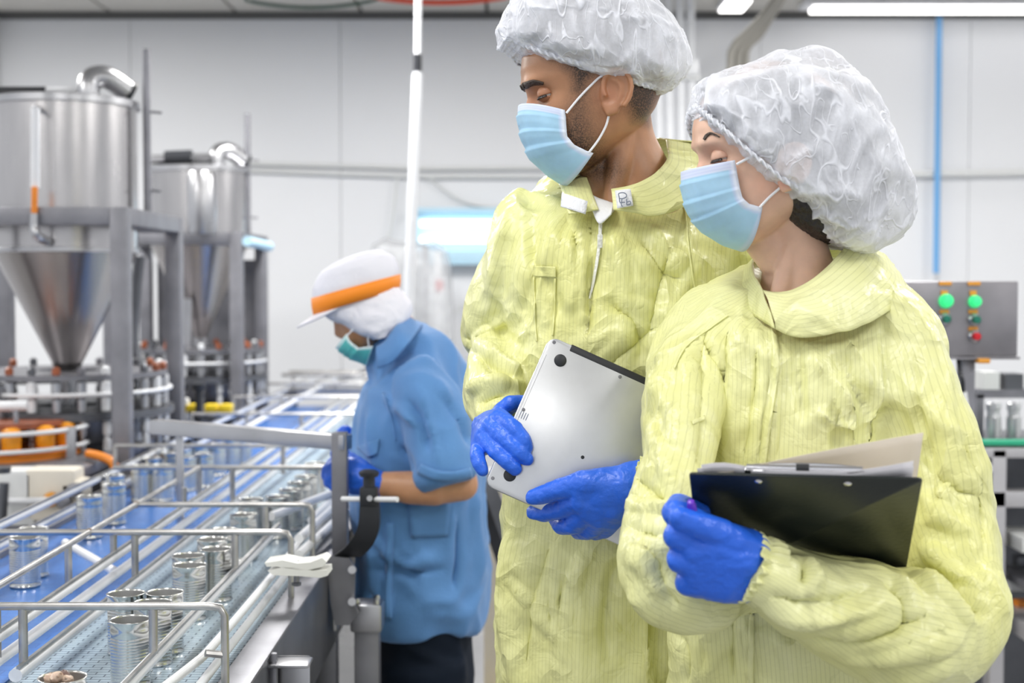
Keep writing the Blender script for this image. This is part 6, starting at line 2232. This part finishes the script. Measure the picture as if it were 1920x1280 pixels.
rows = []
for h, ins in ((0.0, 0.0006), (0.0006, 0.0), (0.0024, 0.0), (0.003, 0.0006)):
    row = []
    r = 0.004
    for cx_, cy_, a0 in ((CW - r, r, -90), (CW - r, CH - r, 0), (r, CH - r, 90), (r, r, 180)):
        for k in range(5):
            a = math.radians(a0 + 90 * k / 4)
            row.append(cpt(cx_ + (r - ins) * math.cos(a), cy_ + (r - ins) * math.sin(a), h))
    rows.append(row)
MB().loft(rows).build('board', 'board', cb, auto=45)
Rc = Matrix((u, dn, up)).transposed()
for a in (0.069, 0.157):
    MB().lathe([(0.0042, 0), (0.0042, -0.0006), (0.003, -0.0018), (0.0005, -0.0022)], cpt(a, 0.012, 0.0), up, 20).build('rivet', 'chrome', cb)
MB().box(cpt(CW / 2, 0.012, 0.0075), (0.118, 0.026, 0.004), Rc, 0.0012).build('clip_plate', 'chrome', cb)
MB().tube([cpt(CW / 2 - 0.057, -0.0005, 0.0095), cpt(CW / 2 + 0.057, -0.0005, 0.0095)], 0.0032, 12).build('clip_lip', 'chrome', cb)
MB().tube([cpt(CW / 2 - 0.008, -0.0012, 0.0098), cpt(CW / 2 + 0.005, -0.0012, 0.0098)], 0.0038, 12).build('clip_spring', 'hinge', cb)
MB().tube(smoothline([cpt(CW / 2 - 0.05, 0.03, 0.010), cpt(CW / 2 - 0.05, 0.012, 0.018), cpt(CW / 2 + 0.05, 0.012, 0.018), cpt(CW / 2 + 0.05, 0.03, 0.010)], 5), 0.0018, 8).build('clip_wire', 'chrome', cb)


def sheet(name, hfun, m, label, a0=0.008, a1=None, b0=-0.002, b1=0.27, skew=0.0):
    a1 = a1 or CW - 0.008
    rows = []
    for i in range(19):
        b = b0 + (b1 - b0) * i / 18
        rows.append([cpt(a0 + (a1 - a0) * j / 18 + skew * b, b - skew * (a0 + (a1 - a0) * j / 18), hfun(j / 18, i / 18)) for j in range(19)])
    o = MB().grid(rows).build(name, m, auto=None)
    md = o.modifiers.new('t', 'SOLIDIFY')
    md.thickness = 0.0003
    return tag(o, label, 'paper', 'papers on the clipboard')


sheet('paper_sheet', lambda p, q: 0.0036 + 0.006 * math.exp(-((p - 0.12) / 0.13) ** 2) * (1 - q) + 0.010 * max(0, p - 0.72) / 0.28 * (1 - q), 'paper', 'lowest white sheet lying on the clipboard', b0=-0.0015)
sheet('paper_sheet', lambda p, q: 0.0046 + 0.008 * math.exp(-((p - 0.10) / 0.15) ** 2) * (1 - q) + 0.014 * (max(0, p - 0.62) / 0.38) ** 1.5 * (1 - q), 'paper', 'second white sheet with its corner lifting off the clipboard', a0=0.012, b0=-0.003, skew=0.006)
sheet('paper_sheet', lambda p, q: 0.0056 + 0.052 * (max(0, p - 0.04) / 0.96) ** 0.9 * (1 - q) ** 1.2, 'cream', 'cream top sheet folded up steeply from the clipboard', a0=0.028, a1=CW + 0.004, b0=0.004, skew=-0.02)
pen = empty('pen', tuple(P(1296, 948, 1.474)), 'violet pen end poking out beside the blue glove and clipboard', 'pen')
cyl('barrel', P(1300, 964, 1.445), P(1330, 1040, 1.50), 0.0045, 'violet', pen)
MB().lathe([(0.0046, 0), (0.0048, 0.012), (0.0035, 0.018), (0.001, 0.019)], P(1300, 964, 1.445), P(1292, 925, 1.430) - P(1300, 964, 1.445), 16).build('cap', 'violet', pen)
# ================================================================== the worker at the belt
wk = empty('person', (P(790, 1200, 3.1).x, 3.1, 0), 'person in blue shirt, white cap with orange band and teal mask bending over the belt', 'person')
YW = 3.08
H = Head((630, 600), 3.035, 184, 30, 0, 0.80)
mb = MB()
H.skull(mb)
rr, _, _ = rings_px([(715, 590, YW, 45, 0.05), (735, 620, YW, 46, 0.052), (760, 655, YW, 55, 0.06), (785, 700, YW, 80, 0.09), (800, 780, YW, 85, 0.12)], 32, 2.0)
mb.loft(rr)
S_ = lambda a, b, Y, r: (P(a, b, Y), r)
# bare left arm: upper arm, elbow, forearm, wrist; right arm mostly hidden
for a, b in (((800, 740, 2.93, 0.055), (836, 820, 2.88, 0.045)), ((836, 820, 2.88, 0.045), (866, 908, 2.86, 0.034)), ((866, 908, 2.86, 0.034), (815, 915, 2.85, 0.034)), ((815, 915, 2.85, 0.036), (770, 914, 2.85, 0.034)), ((770, 914, 2.85, 0.034), (706, 906, 2.85, 0.0235)), ((800, 780, YW, 0.1), (800, 740, 2.93, 0.055)),
             ((800, 780, YW, 0.1), (780, 740, 3.24, 0.05)), ((780, 740, 3.24, 0.05), (760, 870, 3.3, 0.04)), ((760, 870, 3.3, 0.04), (672, 850, 3.2, 0.026))):
    mb.hull([S_(*a), S_(*b)], 10)
body, btree = body_mesh('body', H, mb, 'skinworker', wk, 0.0042, hairpoly=[(612, 570), (640, 590), (700, 640), (720, 650), (760, 560), (650, 500)], hsoft=6)
H.eye(630, 598, wk, M['skinworker'], 0.0285, lid=-0.2, low=0.2, r=0.011)
H.mirror_strip('eyebrow', btree, [(618, 594), (625, 588), (634, 588)], [2, 2.6, 1.2], 'hairdark', wk)
H.mask([(0, (629, 652), (650, 625), 0.058), (0.3, (640, 662), (656, 638), 0.060), (0.6, (655, 672), (672, 652), 0.060), (1, (688, 686), (700, 648), 0.056)], wk, 'maskteal',
       [[(652, 628, 0.060), (668, 612, 0.066), (690, 600, 0.070)], [(692, 650, 0.058), (690, 630, 0.064), (696, 610, 0.070)]], pleat=0.002)
limbs = [('arm', [(738, 628, YW, 44, 0.062), (752, 655, YW, 62, 0.085), (778, 696, YW, 86, 0.135), (782, 745, YW, 98, 0.175), (780, 820, YW, 110, 0.185), (782, 900, YW, 118, 0.185), (785, 980, YW, 121, 0.185), (787, 1060, YW, 123, 0.185), (788, 1120, YW, 122, 0.185), (788, 1160, YW, 116, 0.18)], 2.4),
         ('arm', [(790, 712, 2.95, 48, 0.06), (800, 755, 2.91, 58, 0.075), (815, 815, 2.88, 60, 0.075), (832, 868, 2.86, 55, 0.070), (840, 898, 2.855, 52, 0.064)], 2.1),
         ('arm', [(780, 712, 3.22, 48, 0.06), (770, 780, 3.27, 52, 0.07), (760, 850, 3.3, 48, 0.065), (745, 870, 3.29, 42, 0.055)], 2.1)]
sts = [([(715, 735), (745, 765), (785, 800)], 14, 7), ([(780, 720), (800, 770), (815, 830), (825, 880)], 9, 6), ([(760, 745), (790, 790), (800, 850)], 12, -9), ([(830, 740), (862, 800), (880, 850)], 12, -9), ([(815, 715), (850, 770), (875, 820)], 12, 8),
       ([(745, 830), (770, 865), (785, 895)], 10, -8), ([(690, 760), (700, 830), (720, 900)], 14, 7), ([(850, 960), (856, 1040), (850, 1110)], 9, -8), ([(735, 960), (730, 1060), (728, 1160)], 8, 7), ([(700, 1000), (760, 1060), (820, 1030)], 14, 7), ([(690, 1060), (740, 1075), (840, 1065)], 12, -6),
       ([(880, 900), (890, 1000), (895, 1100)], 12, 8), ([(700, 1100), (705, 1140), (700, 1160)], 12, -6)]
sts = [(a, b, c * 2.2) for a, b, c in sts]
shirt, sv, sf = garment('work_shirt', limbs, 'shirt', wk, 0.0075, 3, sts, crump=[(6, 12, 51, (1, 1, 0.6)), (14, 6, 52, (1, 1, 0.8))], stripe=False)
stree = bvh(sv, sf)
ribbon('collar', [(706, 650, 2.98), (722, 640, 2.97), (742, 612, 2.98), (762, 592, 3.06), (760, 592, 3.12)], [(708, 690, 2.96), (735, 680, 2.94), (765, 645, 2.94), (790, 612, 3.04), (790, 612, 3.14)], 'shirt', wk, seed=3, stripe=False, thick=0.003, bulge=0.01)
drape_strip('sleeve_hem', stree, [(786, 878), (815, 890), (850, 893), (884, 886)], 10, 'shirt', wk, 0.006, Ydef=2.8, solid=0.003)
drape_strip('sleeve_seam', stree, [(718, 735), (735, 790), (742, 825)], 1.3, 'shirt', wk, 0.004, Ydef=2.9)
drape_patch('pocket', stree, [(764, 940), (846, 940), (840, 1005), (770, 1008)], 'shirt', wk, 0.005, Ydef=2.9)
drape_strip('placket', stree, [(732, 980), (730, 1070), (728, 1160)], 7, 'shirt', wk, 0.004, Ydef=2.9)
drape_patch('chest_pocket_flap', stree, [(668, 838), (712, 822), (708, 850), (690, 858)], 'shirt', wk, 0.006, Ydef=2.9)
# trousers
limbs = [('torso', [(790, 1120, YW, 100, 0.165), (792, 1180, YW, 96, 0.165), (795, 1290, YW, 90, 0.16)], 2.3),
         ('arm', [(790, 1240, 2.98, 86, 0.085), (800, 1400, 2.98, 66, 0.08), (800, 1550, 2.98, 56, 0.07), (798, 1680, 2.98, 52, 0.065)], 2.1),
         ('arm', [(780, 1240, 3.17, 86, 0.085), (780, 1400, 3.18, 64, 0.08), (778, 1550, 3.18, 54, 0.07), (776, 1640, 3.18, 50, 0.065)], 2.1)]
garment('trousers', limbs, 'navy', wk, 0.009, 4, [([(740, 1190), (800, 1230), (860, 1260)], 18, 9), ([(850, 1180), (862, 1240), (870, 1290)], 16, 8)], crump=[(7, 7, 61, (1, 1, 0.6))], stripe=False)
for yy, xx in ((2.98, 798), (3.18, 776)):
    cx_ = P(xx, 1700, yy).x
    rows = []
    for z, xo, a, b in ((0.0, -0.04, 0.13, 0.047), (0.02, -0.04, 0.135, 0.05), (0.06, -0.025, 0.11, 0.047), (0.10, 0.0, 0.07, 0.045), (0.18, 0.01, 0.06, 0.05), (0.28, 0.01, 0.065, 0.055)):
        rows.append([Vector((cx_ + xo + a * math.cos(2 * math.pi * j / 24), yy + b * math.sin(2 * math.pi * j / 24), z)) for j in range(24)])
    MB().loft(rows).build('boot', 'boot', wk)
# cap
cap = H.net([((745, 540), (592, 590), 0.084), ((748, 515), (586, 560), 0.090), ((745, 494), (589, 536), 0.090), ((734, 478), (604, 510), 0.084), ((712, 468), (634, 490), 0.06)], [(672, 570), (676, 474)], wk, 'capwhite', 71, 0.0006, exlow=2.2, exup=2.2, name='cap')
# orange band: a sleeve round the crown
def capring(a, b, hw, n=64):
    A, B_ = H.L(*a, 0), H.L(*b, 0)
    c, d = (A + B_) / 2, (A - B_) / 2
    return [H.W(c + d * math.cos(2 * math.pi * j / n) + Vector((0, hw * math.sin(2 * math.pi * j / n), 0))) for j in range(n)]
bd = MB().grid([capring((748, 541), (589, 590), 0.0885), capring((750, 528), (586, 575), 0.0925), capring((750, 514), (585, 559), 0.094)], closed=True).build('cap_band', 'caporange', cap)
bd.modifiers.new('t', 'SOLIDIFY').thickness = 0.002
# seams of the crown panels
MB().tube([H.W(H.L(*q, 0.09 * k)) for q, k in (((668, 540), 1.0), ((666, 515), 1.0), ((664, 497), 0.9), ((662, 484), 0.6), ((660, 479), 0.1))], 0.0014, 6).build('crown_seam', 'capwhite', cap)
# brim
rows = []
for u_ in np.linspace(0, 1, 8):
    row = []
    for a in np.linspace(-1.25, 1.25, 25):
        A, B_ = H.L(745, 541, 0), H.L(592, 590, 0)
        c, d = (A + B_) / 2, (B_ - A) / 2
        p0 = c + d * math.cos(a) + Vector((0, 0.085 * math.sin(a), 0))
        tip = H.L(560, 620, 0) - H.L(592, 590, 0)
        w = max(0, math.cos(a * 1.2)) ** 0.6
        row.append(H.W(p0 + tip * u_ * w + Vector((0, 0, 0.006 * math.cos(a) * u_))))
    rows.append(row)
br = MB().grid(rows).build('brim', 'capwhite', cap)
br.modifiers.new('t', 'SOLIDIFY').thickness = 0.003
# neck cape
H.net([((748, 536), (604, 586), 0.080), ((766, 560), (622, 598), 0.086), ((772, 582), (644, 608), 0.090), ((760, 606), (668, 624), 0.090), ((738, 626), (700, 636), 0.086)], [(676, 562), (718, 632)], wk, 'capwhite', 81, 0.0016, exlow=2.4, exup=2.4, name='neck_cape')
# gloves
glove('glove', wk, wrist=[(708, 906, 2.85, 0.026), (694, 904, 2.85, 0.026)], mcps=[(662, 874, 2.86, 0.016), (654, 886, 2.85, 0.016), (654, 900, 2.85, 0.016), (660, 912, 2.855, 0.015)],
      fingers=[[(636, 862, 2.88, 0.012), (622, 868, 2.89, 0.011), (616, 880, 2.895, 0.009)], [(628, 872, 2.87, 0.012), (614, 880, 2.88, 0.011), (610, 892, 2.885, 0.009)], [(630, 888, 2.865, 0.012), (618, 896, 2.87, 0.011), (615, 906, 2.875, 0.009)], [(640, 904, 2.865, 0.011), (628, 910, 2.87, 0.010), (625, 916, 2.875, 0.008)]],
      thumb=[(690, 885, 2.87, 0.016), (662, 862, 2.89, 0.013), (640, 850, 2.90, 0.011), (626, 852, 2.905, 0.009)], voxel=0.0032, wr=0.8)
glove('glove', wk, wrist=[(672, 850, 3.2, 0.028), (664, 848, 3.2, 0.028)], mcps=[(650, 815, 3.2, 0.016), (646, 825, 3.2, 0.016), (646, 838, 3.2, 0.016), (650, 850, 3.2, 0.015)],
      fingers=[[(640, 812, 3.18, 0.012), (634, 822, 3.17, 0.011), (632, 832, 3.17, 0.009)], [(636, 826, 3.18, 0.012), (630, 836, 3.17, 0.011), (628, 846, 3.17, 0.009)], [(636, 840, 3.18, 0.012), (630, 848, 3.17, 0.011), (628, 856, 3.17, 0.009)], [(640, 852, 3.18, 0.011), (634, 858, 3.17, 0.010), (632, 864, 3.17, 0.008)]],
      thumb=[(664, 830, 3.2, 0.015), (656, 812, 3.19, 0.012), (648, 806, 3.18, 0.011), (640, 808, 3.18, 0.009)], voxel=0.0032, wr=0.8)
